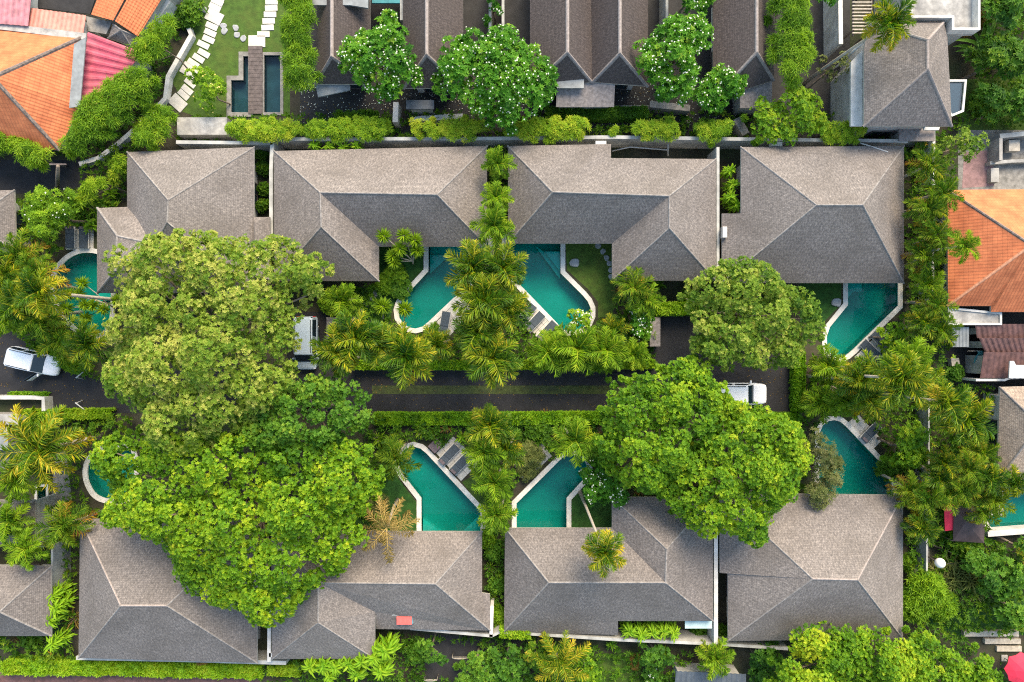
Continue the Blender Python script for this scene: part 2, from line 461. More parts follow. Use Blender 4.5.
M['lf_palm'] = leafmat('lf_palm', [(0.0, (0.018, 0.08, 0.006)), (0.35, (0.085, 0.20, 0.008)), (0.58, (0.24, 0.33, 0.012)), (0.8, (0.56, 0.46, 0.02)), (1.0, (0.66, 0.44, 0.06))], transl=0.3, rough=0.38)
M['lf_jungle'] = leafmat('lf_jungle', [(0.0, (0.018, 0.075, 0.005)), (0.4, (0.08, 0.195, 0.008)), (0.70, (0.21, 0.32, 0.014)), (0.88, (0.46, 0.36, 0.03)), (1.0, (0.42, 0.18, 0.05))])
M['lf_weep'] = leafmat('lf_weep', [(0.0, (0.07, 0.10, 0.022)), (0.5, (0.16, 0.20, 0.05)), (1.0, (0.33, 0.30, 0.12))])
M['lf_rust'] = leafmat('lf_rust', [(0.0, (0.06, 0.07, 0.015)), (0.5, (0.22, 0.15, 0.03)), (1.0, (0.38, 0.22, 0.06))])
M['lf_tan'] = leafmat('lf_tan', [(0.0, (0.14, 0.10, 0.03)), (0.5, (0.32, 0.23, 0.06)), (1.0, (0.46, 0.34, 0.11))], transl=0.15)
M['lf_ground'] = leafmat('lf_ground', [(0.0, (0.016, 0.065, 0.005)), (0.4, (0.06, 0.16, 0.008)), (0.75, (0.15, 0.28, 0.013)), (1.0, (0.32, 0.33, 0.03))])
# ------------------------------------------------------------------ foliage builders
def norm(a):
    return a / (np.linalg.norm(a, axis=-1, keepdims=True) + 1e-9)

def leaf_me(name, P, D, N, L, Wd, tint, mat, fold=0.2, droop=0.12):
    """every leaf a folded two-triangle blade: base, right, tip, left"""
    n = len(P)
    D = norm(D); B = norm(np.cross(N, D)); N = np.cross(D, B)
    L = np.broadcast_to(np.asarray(L, float).reshape(-1, 1), (n, 1)); Wd = np.broadcast_to(np.asarray(Wd, float).reshape(-1, 1), (n, 1))
    V = np.empty((n, 4, 3))
    V[:, 0] = P
    V[:, 1] = P + D * L * .45 + B * Wd * .5 + N * Wd * fold
    V[:, 2] = P + D * L - N * L * droop
    V[:, 3] = P + D * L * .45 - B * Wd * .5 + N * Wd * fold
    me = bpy.data.meshes.new(name)
    me.vertices.add(n * 4); me.vertices.foreach_set('co', V.astype(np.float32).ravel())
    idx = (np.arange(n) * 4)[:, None] + np.array([0, 1, 2, 0, 2, 3])[None]
    me.loops.add(n * 6); me.loops.foreach_set('vertex_index', idx.astype(np.int32).ravel())
    me.polygons.add(n * 2); me.polygons.foreach_set('loop_start', (np.arange(n * 2) * 3).astype(np.int32))
    at = me.attributes.new('tint', 'FLOAT', 'FACE')
    at.data.foreach_set('value', np.repeat(np.clip(tint, 0, 1), 2).astype(np.float32))
    me.materials.append(mat)
    me.update(calc_edges=True)
    return me

def rosettes(rng, C0, A, k, L, Wd, T, spread=(0.9, 1.45), jit=0.25):
    """k leaves round each axis A at centres C0 -> P, D, N, L, W, tint"""
    n = len(C0)
    A = norm(A)
    X = norm(np.cross(A, np.where(np.abs(A[:, :1]) < .8, [[1., 0, 0]], [[0, 1., 0]]))); Y = np.cross(A, X)
    az = (np.arange(k)[None] * (2 * np.pi / k) + rng.uniform(0, 6.28, (n, 1)) + rng.normal(0, jit, (n, k)))
    el = rng.uniform(spread[0], spread[1], (n, k))
    rad = X[:, None] * np.cos(az)[..., None] + Y[:, None] * np.sin(az)[..., None]
    D = rad * np.sin(el)[..., None] + A[:, None] * np.cos(el)[..., None]
    N = A[:, None] * np.sin(el)[..., None] - rad * np.cos(el)[..., None]
    P = np.repeat(C0[:, None], k, 1)
    Ls = np.repeat(np.broadcast_to(L, (n,))[:, None], k, 1) * rng.uniform(.75, 1.2, (n, k))
    Ws = np.repeat(np.broadcast_to(Wd, (n,))[:, None], k, 1) * rng.uniform(.8, 1.2, (n, k))
    Ts = np.repeat(T[:, None], k, 1) + rng.normal(0, .07, (n, k))
    f = lambda a: a.reshape(-1, *a.shape[2:])
    return f(P), f(D), f(N), f(Ls), f(Ws), f(Ts)

def crown_points(rng, poly, z_top, z_edge, r, sp, n_ros, flat=0.7, lobes=1.0, airy=0.0):
    """clumps spread over a domed outline; returns rosette centres, axes, clump tint, clump centres"""
    P = np.array([p[:2] for p in poly], float)
    lo, hi = P.min(0), P.max(0)
    gx, gy = np.meshgrid(np.arange(lo[0], hi[0] + sp, sp), np.arange(lo[1], hi[1] + sp, sp))
    G = np.stack([gx.ravel(), gy.ravel()], 1) + rng.uniform(-.42, .42, (gx.size, 2)) * sp
    ins = pip(G, poly); d = edge_dist(G, poly)
    keep = ins & (d > r * rng.uniform(-.1, 1.2, len(G)))
    G, d = G[keep], d[keep]
    if len(G) == 0:
        G = P.mean(0)[None]; d = np.array([r])
    dm = max(d.max() * .85, r)
    # branch lobes: the crown breaks up into rounded sub-crowns with open valleys between them
    LD = max(1.5, min(3.0, dm * .62))
    lob = []
    for p_ in G[rng.permutation(len(G))]:
        if all((p_[0] - l_[0]) ** 2 + (p_[1] - l_[1]) ** 2 > LD ** 2 for l_ in lob): lob.append(p_)
    lob = np.array(lob)
    dl = np.hypot(G[:, None, 0] - lob[None, :, 0], G[:, None, 1] - lob[None, :, 1])
    li = dl.argmin(1); dl = dl.min(1) / LD
    lz = rng.normal(0, .32, len(lob))[li] * LD * .35; lt = rng.normal(0, .075, len(lob))[li]
    gone = rng.uniform(size=len(G)) < np.maximum(np.clip((dl - .50) * 2.6, 0, .75) * lobes, airy)
    Gall, dall = G, d
    if len(G) > 12:
        G, d, dl, li, lz, lt = (a_[~gone] for a_ in (G, d, dl, li, lz, lt))
    q = np.clip(d / dm, 0, 1)
    z = z_edge + (z_top - z_edge) * np.sqrt(1 - (1 - q) ** 2) + rng.normal(0, .22 * r, len(G)) + (lz * 1.3 - 1.25 * LD * np.clip(dl, 0, .85) ** 2) * lobes
    rr = r * rng.uniform(.7, 1.2, len(G))
    rr = np.minimum(rr, np.maximum(d * 1.15, r * .5))
    ct = rng.normal(0, .11, len(G)) + lt
    cc = np.column_stack([G, z - rr * .5])
    # a looser inner layer of foliage below the outer clumps
    pick = rng.uniform(size=len(Gall)) < .5
    if lobes and pick.sum() > 3:
        Gi, di = Gall[pick], dall[pick]
        zi = z_edge + (z_top - z_edge) * np.sqrt(1 - (1 - np.clip(di / dm, 0, 1)) ** 2) - (rng.uniform(1.3, 2.4, len(Gi)) + airy * 2) * min(1.0, LD / 2.4)
        cc = np.concatenate([cc, np.column_stack([Gi, zi])]); rr = np.concatenate([rr, np.minimum(r, np.maximum(di, r * .4))]); ct = np.concatenate([ct, rng.normal(-.05, .08, len(Gi))])
    n = len(cc)
    u = rng.uniform(-.25, 1, (n, n_ros)); a = rng.uniform(0, 6.283, (n, n_ros)); s = np.sqrt(np.clip(1 - u * u, 0, 1))
    dirs = np.stack([s * np.cos(a), s * np.sin(a), u], -1)
    rad = rng.uniform(.55, 1.08, (n, n_ros, 1)) * rr[:, None, None]
    pos = cc[:, None] + dirs * rad * np.array([1, 1, flat])
    ax = dirs * .75 + np.array([0, 0, .75])
    t = np.repeat(ct[:, None], n_ros, 1) + rng.normal(0, .13, (n, n_ros))
    pos, ax, t = pos.reshape(-1, 3), ax.reshape(-1, 3), t.ravel()
    return pos, ax, t, cc

def tree(label, poly_px, z_top, z_edge, mat, base=None, leaf=(0.24, 0.12), k=7, r=0.85, sp=0.95, n_ros=26, tint=0.45, seed=1, name='tree', cat='tree',
         group=None, flowers=0, fmat='petal', zpoly=None, trunk_r=0.22, spread=(0.9, 1.45), smooth=True, flat=.7, patch=0.0, lobes=1.0, airy=0.0, grow=0.0):
    rng = np.random.default_rng(seed); rnd = random.Random(seed)
    zp = zpoly if zpoly is not None else (z_edge * .55 + z_top * .45)
    poly = [(W(p[0], p[1], zp).x, W(p[0], p[1], zp).y) for p in poly_px]
    if grow: poly = [(p.x, p.y) for p in offset_poly(ccw(poly), grow)]
    if smooth: poly = smooth_poly(poly, 1)
    pos, ax, t, cc = crown_points(rng, poly, z_top, z_edge, r, sp, n_ros, flat, lobes, airy)
    cen = cc[:, :2].mean(0)
    b = W(base[0], base[1], 0) if base else Vector((cen[0] * .97, cen[1] * .97, 0))
    root = thing(name, label, cat, (b.x, b.y, 0), 0, group)
    off = np.array([b.x, b.y, 0])
    if patch:
        ph = np.sin(pos[:, 0] * .9 + seed) * np.cos(pos[:, 1] * .8 + 2 * seed) + .5 * np.sin(pos[:, 0] * 2.1 - pos[:, 1] * 1.7)
        t = t + patch * np.clip(ph, -.4, 1.5)
    Pp, D, N, L, Wd, T = rosettes(rng, pos - off, ax, k, leaf[0], leaf[1], tint + t, spread)
    link(bpy.data.objects.new('crown', leaf_me('crown', Pp, D, N, L, Wd, T, M[mat])), root)
    if flowers:
        cl_ = np.sin(pos[:, 0] * 3.1 + seed) * np.cos(pos[:, 1] * 2.7) + .6 * np.sin(pos[:, 0] * 7 + pos[:, 1] * 6)
        up = np.where((ax[:, 2] > .5) & (cl_ + rng.normal(0, .5, len(pos)) > .1))[0]
        sel = rng.choice(up, min(flowers, len(up)), replace=False)
        fp = pos[sel] - off + norm(ax[sel]) * leaf[0] * .75
        Pp, D, N, L, Wd, T = rosettes(rng, fp, ax[sel] + np.array([0, 0, .6]), 5, .07, .06, np.full(len(sel), .5), (1.0, 1.5))
        link(bpy.data.objects.new('blossoms', leaf_me('blossoms', Pp, D, N, L, Wd, T, M[fmat])), root)
    # trunk and limbs
    top = Vector((cen[0] - b.x, cen[1] - b.y, max(z_edge * .75, z_top * .45)))
    mid = top * .5 + Vector((rnd.uniform(-.3, .3), rnd.uniform(-.3, .3), 0))
    tube('trunk', [(0, 0, -.1), (0, 0, .3), mid, top], [trunk_r * 1.5, trunk_r * 1.15, trunk_r, trunk_r * .8], M['bark'], root, 8)
    ids = list(range(len(cc))); rnd.shuffle(ids)
    geo = []
    for i in ids[:max(5, min(26, len(ids) // 4))]:
        e = Vector(cc[i]) - Vector(off)
        a = top.lerp(mid, rnd.uniform(0, .5))
        m1 = a.lerp(e, .5) + Vector((0, 0, rnd.uniform(-.5, .1)))
        geo.append(tube_geo([a, m1, e], [trunk_r * .5, trunk_r * .3, trunk_r * .1], 5))
    v, f = join_geo(geo)
    mk('limbs', v, f, M['bark'], root, smooth=True)
    return root

# ---- palms
def frond_me(name, L, nl, leafL, leafW, a0, a1, seed, mat, tint=0.3, tip=0.16, lift=0.35, midrib=0.62, sweep=(70, 22)):
    rng = np.random.default_rng(seed)
    S = 12
    ang = np.radians(np.linspace(a0, a1, S + 1)); ds = L / S
    pts = np.zeros((S + 1, 3))
    for i in range(S):
        pts[i + 1] = pts[i] + np.array([math.cos(ang[i]), rng.normal(0, .02), math.sin(ang[i])]) * ds
    def at(t):
        x = np.clip(t * S, 0, S - 1e-6); i = x.astype(int); f = (x - i)[:, None]
        T = norm(pts[i + 1] - pts[i])
        return pts[i] * (1 - f) + pts[i + 1] * f, T
    t = np.linspace(.1, .99, nl) + rng.normal(0, .006, nl)
    p, T = at(np.clip(t, 0, 1))
    Ps, Ds, Ns, Ls, Ws, Ts = [], [], [], [], [], []
    side = np.tile(np.array([0., 1, 0]), (nl, 1))
    up = norm(np.cross(T, side))
    up = np.where(up[:, 2:3] < 0, -up, up)
    for s in (1, -1):
        sw = np.radians(np.interp(t, [0, 1], sweep)) + rng.normal(0, .22, nl)
        lf = lift + rng.normal(0, .32, nl)
        D = T * np.cos(sw)[:, None] + (side * s) * np.sin(sw)[:, None] + up * lf[:, None]
        Ps.append(p); Ds.append(D); Ns.append(up - side * s * .45)
        prof = np.interp(t, [0, .15, .5, .85, 1], [.55, .85, 1, .7, .35])
        Ls.append(leafL * prof * rng.uniform(.85, 1.12, nl)); Ws.append(np.full(nl, leafW) * rng.uniform(.8, 1.2, nl))
        Ts.append(tint + tip * t ** 2 + rng.normal(0, .13, nl))
    # midrib as narrow blades laid end to end
    Ps.append(pts[:-1] + [0, 0, .012]); Ds.append(pts[1:] - pts[:-1]); Ns.append(np.tile([0., 0, 1], (S, 1)) + np.array([0, .01, 0]))
    Ls.append(np.full(S, ds * 1.9)); Ws.append(np.linspace(.085, .03, S)); Ts.append(np.full(S, midrib))
    return leaf_me(name, np.concatenate(Ps), np.concatenate(Ds), np.concatenate(Ns), np.concatenate(Ls), np.concatenate(Ws), np.concatenate(Ts), mat, droop=.22)

FR = {}
FR['manila'] = [frond_me('frond', 1.9, 42, .74, .055, 40, -52, s, M['lf_palm'], t, lift=.45) for s, t in ((1, .20), (2, .30), (3, .40), (31, .46))]
FR['manila_y'] = [frond_me('frond', 1.9, 38, .62, .06, 22, -66, s, M['lf_palm'], t, tip=.1) for s, t in ((4, .62), (5, .72), (32, .52))]
FR['lime'] = [frond_me('frond', 1.9, 42, .74, .062, 40, -48, s, M['lf_bamboo'], t, midrib=.9, lift=.4) for s, t in ((6, .3), (7, .45), (33, .6))]
FR['lime_y'] = [frond_me('frond', 1.9, 28, .66, .085, 25, -62, 8, M['lf_bamboo'], .85, midrib=1)]
FR['coco'] = [frond_me('frond', 3.4, 56, .85, .065, 34, -52, s, M['lf_palm'], t, tip=.18, midrib=.72, lift=.12) for s, t in ((9, .38), (10, .46), (11, .52))]
FR['coco_y'] = [frond_me('frond', 3.4, 38, .75, .085, 20, -70, 12, M['lf_palm'], .68, tip=.2, midrib=.8, lift=.05)]
FR['dark'] = [frond_me('frond', 2.3, 46, .75, .055, 40, -58, s, M['lf_jungle'], t, midrib=.7, lift=.3) for s, t in ((13, .36), (14, .48), (34, .58))]
FR['dark_y'] = [frond_me('frond', 2.3, 30, .65, .07, 22, -70, 15, M['lf_jungle'], .82, midrib=.85)]
FR['dry'] = [frond_me('frond', 3.0, 40, .6, .05, 25, -80, 16, M['lf_tan'], .55, tip=.2, midrib=.9, lift=.02)]
FR['dry_y'] = FR['dry']

def palm(label, px, py, z, style='manila', n=13, s=1.0, yel=0.2, lean=0.6, seed=0, group=None, name='palm_tree', tr=0.10, lean_dir=None, hi=62, lo=-18):
    rnd = random.Random(seed * 7 + 3)
    c = W(px, py, z)
    a = rnd.uniform(0, 6.28) if lean_dir is None else R(lean_dir)
    b = Vector((c.x - math.cos(a) * lean, c.y - math.sin(a) * lean, 0))
    root = thing(name, label, 'palm', b, 0, group)
    top = c - b
    pts = [Vector((0, 0, -.1)), top * .33 + Vector((-top.x * .16, -top.y * .16, 0)), top * .7 + Vector((-top.x * .1, -top.y * .1, 0)), top - Vector((0, 0, .45))]
    tube('trunk', pts, [tr * 1.7, tr * 1.1, tr, tr * .85], M['palmbark'], root, 8)
    if style.startswith(('manila', 'lime', 'dark')):
        tube('crownshaft', [pts[3] - Vector((0, 0, .35)), pts[3] + Vector((0, 0, .1)), top + Vector((0, 0, .12))], [tr * 1.15, tr * 1.1, tr * .4], M['crownshaft'], root, 7)
    n = int(n * 1.3)
    az = rnd.uniform(0, 6.28)
    ny = int(round(n * yel))
    for i in range(n):
        q = i / max(n - 1, 1)
        tilt = hi + (lo - hi) * q ** .8 + rnd.uniform(-8, 8)
        yl = i >= n - ny
        me = rnd.choice(FR[style + '_y'] if yl else FR[style])
        o = bpy.data.objects.new('frond', me)
        C.objects.link(o); o.parent = root
        o.location = top + Vector((0, 0, .05 - .15 * q))
        o.rotation_euler = (rnd.uniform(-.15, .15), -R(tilt - 20), az + i * 2.39996 + rnd.uniform(-.2, .2))
        k = s * rnd.uniform(.85, 1.1)
        o.scale = (k, k, k)
    return root

def copy_tree(root, loc, rz, s, label, group=None):
    r = root.copy(); C.objects.link(r)
    r.location = loc; r.rotation_euler = (0, 0, rz); r.scale = (s, s, s) if not isinstance(s, tuple) else s
    r['label'] = label
    if group: r['group'] = group
    for ch in list(root.children):
        c = ch.copy(); C.objects.link(c); c.parent = r
        for g in list(ch.children):
            d = g.copy(); C.objects.link(d); d.parent = c
    return r

# ---- shrub prototypes: mesh sets that are shared by every shrub of a kind
def blob_shrub(seed, r, h, n_cl, n_ros, k, leaf, mat, tint, spread=(.8, 1.4), dv=.1):
    rng = np.random.default_rng(seed)
    a = rng.uniform(0, 6.283, n_cl); q = np.sqrt(rng.uniform(0, 1, n_cl)) * .75
    cc = np.column_stack([np.cos(a) * q * r, np.sin(a) * q * r, h * (.95 - .55 * q ** 2) * rng.uniform(.75, 1.05, n_cl) - .3 * r])
    rr = r * rng.uniform(.28, .45, n_cl)
    u = rng.uniform(-.3, 1, (n_cl, n_ros)); an = rng.uniform(0, 6.283, (n_cl, n_ros)); s = np.sqrt(1 - u * u)
    d = np.stack([s * np.cos(an), s * np.sin(an), u], -1)
    pos = (cc[:, None] + d * rr[:, None, None] * rng.uniform(.6, 1.05, (n_cl, n_ros, 1))).reshape(-1, 3)
    pos[:, 2] = np.maximum(pos[:, 2], .08)
    t = tint + np.repeat(rng.normal(0, dv, n_cl), n_ros) + rng.normal(0, .06, n_cl * n_ros)
    return leaf_me('foliage', *rosettes(rng, pos, d.reshape(-1, 3) + [0, 0, .8], k, leaf[0], leaf[1], t, spread), M[mat])

def big_leaf_me(seed, n, L, Wd, mat, tint, up=(25, 75), h=.4, cols=4):
    """a clump of long strap or paddle leaves, each an arched folded strip"""
    rng = np.random.default_rng(seed)
    V, Fc, T = [], [], []
    for i in range(n):
        az = i * 2.4 + rng.normal(0, .3); el = math.radians(rng.uniform(*up)); l = L * rng.uniform(.7, 1.15); w = Wd * rng.uniform(.8, 1.2)
        p = np.array([rng.normal(0, .08), rng.normal(0, .08), h * rng.uniform(.4, 1.1)])
        t0 = tint + rng.normal(0, .1)
        base = len(V)
        S = 5
        for s in range(S + 1):
            q = s / S
            e = el - math.radians(95) * q ** 1.6 * (.6 + .4 * math.cos(el))
            if s: p = p + np.array([math.cos(az) * math.cos(e), math.sin(az) * math.cos(e), math.sin(e)]) * l / S
            ww = w * (.25 + 1.5 * q - 1.72 * q * q) * .9
            sd = np.array([-math.sin(az), math.cos(az), 0])
            V += [p + sd * ww * .5 + [0, 0, ww * .18], p, p - sd * ww * .5 + [0, 0, ww * .18]]
        for s in range(S):
            a = base + s * 3
            Fc += [(a, a + 1, a + 4, a + 3), (a + 1, a + 2, a + 5, a + 4)]; T += [t0, t0 + .05]
    me = bpy.data.meshes.new('foliage'); me.from_pydata([tuple(v) for v in V], [], Fc)
    at = me.attributes.new('tint', 'FLOAT', 'FACE'); at.data.foreach_set('value', np.clip(T, 0, 1).astype(np.float32))
    me.materials.append(M[mat]); me.update()
    return me

SH = {
    'ball': [blob_shrub(s, 1.0, 1.2, 26, 22, 6, (.17, .085), 'lf_mid', .5) for s in (1, 2)],
    'ball_lime': [blob_shrub(s, 1.0, 1.3, 28, 22, 6, (.17, .075), 'lf_bamboo', .45) for s in (3, 4)],
    'ball_dark': [blob_shrub(s, 1.0, 1.2, 26, 20, 6, (.19, .09), 'lf_ground', .42) for s in (5, 6)],
    'bamboo': [blob_shrub(s, 1.0, 2.0, 38, 26, 6, (.26, .05), 'lf_bamboo', .45, (.5, 1.3)) for s in (7, 8, 9)],
    'strap': [big_leaf_me(s, 30, .9, .13, 'lf_palm', .32) for s in (10, 11)],
    'strap_lime': [big_leaf_me(s, 34, .8, .15, 'lf_bamboo', .55) for s in (12, 13)],
    'strap_tall': [big_leaf_me(s, 130, .60, .19, 'lf_hedge', .58, (5, 75), 1.9) for s in (40, 41)],
    'strap_rust': [big_leaf_me(s, 30, .9, .13, 'lf_rust', .5) for s in (14,)],
    'broad': [big_leaf_me(s, 22, .75, .30, 'lf_hedge', .55, (20, 70), .6) for s in (15, 16)],
    'broad_dark': [big_leaf_me(s, 22, .85, .32, 'lf_jungle', .38, (20, 70), .6) for s in (17, 18)],
    'banana': [big_leaf_me(s, 9, 2.1, .55, 'lf_mid', .45, (35, 75), 1.6) for s in (19, 20)],
    'fan': [blob_shrub(21, 1.2, 1.6, 10, 3, 14, (.85, .10), 'lf_weep', .55, (.9, 1.35))],
    'weep': [blob_shrub(22, 1.2, 1.8, 30, 26, 6, (.26, .06), 'lf_weep', .45, (1.0, 1.9))],
    'rust': [blob_shrub(23, 1.0, 1.1, 22, 20, 6, (.22, .06), 'lf_rust', .5)],
    'frangi': [blob_shrub(24, 1.0, 1.8, 22, 9, 8, (.28, .11), 'lf_frangi', .5)],
}
SH_stem = {}
def stem_me(seed=3):
    if seed not in SH_stem:
        rnd = random.Random(seed); g = []
        for i in range(5):
            a = rnd.uniform(0, 6.28); q = rnd.uniform(.15, .45)
            g.append(tube_geo([(0, 0, -.05), (math.cos(a) * q * .5, math.sin(a) * q * .5, .4), (math.cos(a) * q, math.sin(a) * q, .85)], [.05, .035, .015], 5))
        v, f = join_geo(g)
        me = bpy.data.meshes.new('stem'); me.from_pydata([tuple(x) for x in v], [], f); me.materials.append(M['bark']); me.update()
        SH_stem[seed] = me
    return SH_stem[seed]
_sh_count = [0]
def shrub(label, kind, px, py, r=0.9, z=None, hs=1.0, group=None, name=None, zbase=0.0):
    """r: radius in metres at the picture point; the foliage stands on the ground below it"""
    _sh_count[0] += 1
    rnd = random.Random(_sh_count[0] * 13)
    zt = z if z is not None else r * .9 * hs
    p = W(px, py, zt)
    nm = name or {'bamboo': 'bamboo_clump', 'banana': 'banana_plant', 'fan': 'fan_palm_shrub'}.get(kind, 'shrub')
    root = thing(nm, label, {'bamboo': 'bamboo', 'banana': 'banana plant'}.get(kind, 'shrub'), (p.x, p.y, zbase), rnd.uniform(0, 6.28), group)
    root.scale = (r, r, r * hs)
    o = link(bpy.data.objects.new('foliage', rnd.choice(SH[kind])), root)
    s = link(bpy.data.objects.new('stem', stem_me(rnd.randint(1, 4))), root)
    if kind == 'strap_tall': s.scale = (.7, .7, 2.0)
    return root

def pompom(label, px, py, z, heads, name='pandanus_tree', r=.42, group=None, base=None):
    """slim branching stems, each ending in a round head of narrow leaves; heads = [(px,py,z)]"""
    b0 = W(*(base or (px, py)), 0)
    root = thing(name, label, 'tree', (b0.x, b0.y, 0), 0, group)
    fork = W(px, py, z) - b0
    tube('trunk', [(0, 0, -.1), fork * .5, fork], [.08, .06, .05], M['palmbark'], root, 6)
    for i, h in enumerate(heads):
        e = W(*h) - b0
        tube('branch', [fork, fork.lerp(e, .55) + Vector((0, 0, -.12)), e], [.045, .035, .03], M['palmbark'], root, 5)
        o = link(bpy.data.objects.new('leaf_head', POM[i % len(POM)]), root)
        o.location = e; o.scale = (r, r, r); o.rotation_euler = (0, 0, i * 1.3)
    return root
def pom_me(seed):
    rng = np.random.default_rng(seed); n = 110
    u = rng.uniform(-.35, 1, n); a = rng.uniform(0, 6.283, n); s = np.sqrt(1 - u * u)
    D = np.stack([s * np.cos(a), s * np.sin(a), u], -1)
    return leaf_me('leaf_head', np.zeros((n, 3)) + D * .08, D, np.cross(D, np.cross(np.array([0, 0, 1.]), D)) + [0, 0, .01], rng.uniform(.8, 1.15, n), .13, .45 + .25 * u + rng.normal(0, .08, n), M['lf_bamboo'], droop=.25)
POM = [pom_me(1), pom_me(2)]

def hedge(label, pts, width, h, mat='lf_hedge', tint=.45, dens=240, leaf=(.15, .075), seed=1, name='hedge', group=None, fuzzy=.08, closed_z=None):
    """clipped hedge along a pixel line drawn at its top"""
    rng = np.random.default_rng(seed)
    w = [W(p[0], p[1], h) for p in pts]
    root = thing(name, label, 'hedge', (w[0].x, w[0].y, 0), 0, group)
    o0 = np.array([w[0].x, w[0].y, 0])
    pos, ax = [], []
    stems = []
    for i in range(len(w) - 1):
        a, b = np.array(w[i]), np.array(w[i + 1]); l = np.linalg.norm(b - a); d = (b - a) / l; n = np.array([-d[1], d[0], 0])
        m = int(l * width * dens)
        t = rng.uniform(0, l, m)[:, None]; s = rng.uniform(-.5, .5, m)[:, None] * width
        bump = fuzzy * np.sin(t * 2.3 + seed) + fuzzy * .6 * np.sin(t * 5.1 + s * 4)
        pos.append(a + d * t + n * s + np.column_stack([np.zeros(m), np.zeros(m), bump[:, 0] - rng.exponential(.10, m) + rng.normal(0, fuzzy * .5, m)])); ax.append(np.tile([0, 0, 1.], (m, 1)) + rng.normal(0, .5, (m, 3)))
        m = int(l * h * dens * .8)
        t = rng.uniform(0, l, m)[:, None]; sg = np.where(rng.uniform(size=m) < .5, 1, -1)[:, None]
        pos.append(a + d * t + n * sg * width * .5 * rng.uniform(.75, 1.05, (m, 1)) + np.column_stack([np.zeros(m), np.zeros(m), -rng.uniform(0, h * .95, m)])); ax.append(n * sg + [0, 0, .5] + rng.normal(0, .3, (m, 3)))
        for q in np.arange(.25, l, .8):
            c = a + d * q - o0
            stems.append(tube_geo([(c[0], c[1], -.03), (c[0], c[1], h * .8)], [.03, .015], 5))
    pos = np.concatenate(pos) - o0; ax = np.concatenate(ax)
    tt = tint + .12 * np.sin(pos[:, 0] * 1.7) * np.cos(pos[:, 1] * 1.9) + rng.normal(0, .08, len(pos))
    link(bpy.data.objects.new('foliage', leaf_me('foliage', *rosettes(rng, pos, ax, 3, leaf[0] * 1.25, leaf[1] * 1.35, tt + .12, (.8, 1.5)), M[mat])), root)
    v, f = join_geo(stems); mk('stems', v, f, M['bark'], root)
    return root

EXCL = []     # world polygons no undergrowth grows on
def undergrowth(label, poly_px, dens=9.0, h=(.25, .9), mat='lf_ground', tint=.42, leaf=(.26, .10), k=6, seed=1, name='undergrowth'):
    rng = np.random.default_rng(seed)
    poly = [(W(p[0], p[1], .4).x, W(p[0], p[1], .4).y) for p in poly_px]
    A = abs(area2(poly)); P = np.array(poly); lo, hi = P.min(0), P.max(0)
    m = int((hi[0] - lo[0]) * (hi[1] - lo[1]) * dens)
    G = rng.uniform(lo, hi, (m, 2))
    keep = pip(G, poly)
    for e in EXCL:
        keep &= ~pip(G, e)
    G = G[keep]; n = len(G)
    if n == 0: return None
    nz = np.sin(G[:, 0] * 1.1 + seed) * np.cos(G[:, 1] * 1.3 + seed * 2) + .6 * np.sin(G[:, 0] * 2.9 + G[:, 1] * 2.3)
    z = h[0] + (h[1] - h[0]) * np.clip(.5 + .35 * nz + rng.normal(0, .25, n), 0, 1.3)
    pos = np.column_stack([G, z])
    o = bpy.data.objects.new(name, leaf_me(name, *rosettes(rng, pos, rng.normal(0, .35, (n, 3)) + [0, 0, 1], k, leaf[0] * rng.uniform(.7, 1.5, n), leaf[1] * rng.uniform(.8, 1.3, n), tint + .13 * nz * rng.uniform(.3, 1, n) + rng.normal(0, .1, n), (.5, 1.4)), M[mat]))
    C.objects.link(o)
    return tag(o, label, 'undergrowth', None, 'stuff')
# ------------------------------------------------------------------ structure builders
def sh(vs_, c):
    return [Vector(v) - Vector(c) for v in vs_]

def eave_loop(faces):
    cnt = {}
    for f in faces:
        for i in range(len(f)):
            e = (f[i], f[(i + 1) % len(f)])
            cnt[e] = 1
    nxt = {}
    for (a, b) in cnt:
        if (b, a) not in cnt: nxt[a] = b
    s = next(iter(nxt)); loop = [s]
    while nxt[loop[-1]] != s and len(loop) < 99:
        loop.append(nxt[loop[-1]])
    return loop

def orient(V, faces):
    out = []
    for f in faces:
        n = Vector((0, 0, 0))
        for i in range(len(f)):
            n += Vector(V[f[i]]).cross(Vector(V[f[(i + 1) % len(f)]]))
        out.append(tuple(f) if n.z > 0 else tuple(f)[::-1])
    return out

def roof_part(Vw, faces, ridges, root, c, mat='shingle', fascia='fascia', rmat='ridge', th=.16, rr=.085):
    V = sh(Vw, c)
    faces = orient(V, faces)
    # split the slopes into flat triangles so that shared corners stay exact
    loop = eave_loop(faces)
    n = len(V)
    VV = V + [v - Vector((0, 0, th)) for v in V]
    FF = list(faces) + [tuple(i + n for i in f)[::-1] for f in faces]
    fm = [0] * len(faces) + [1] * len(faces)
    for i, a in enumerate(loop):
        b = loop[(i + 1) % len(loop)]
        FF.append((b, a, a + n, b + n)); fm.append(1)
    roof = mk('roof', VV, FF, None, root, mats=[M[mat], M[fascia]], fmat=fm, uv=True)
    for e in ridges:
        a, b = V[e[0]], V[e[1]]
        m = e[2] if len(e) > 2 else rmat
        d = (b - a).normalized()
        s = d.cross(Vector((0, 0, 1))).normalized(); u = s.cross(d)
        if u.z < 0: u = -u
        prof = [(-1.25, -.75), (-.8, .25), (0, .75), (.8, .25), (1.25, -.75)]
        vv = []
        for p in (a - d * .05, b + d * .05):
            vv += [p + s * x * rr + u * y * rr for x, y in prof]
        ff = [(k, k + 1, k + 6, k + 5) for k in range(4)] + [(4, 3, 2, 1, 0), (5, 6, 7, 8, 9), (0, 5, 9, 4)]
        mk('ridge_cap', vv, ff, M[m], roof)
    return roof, [V[i] for i in loop]

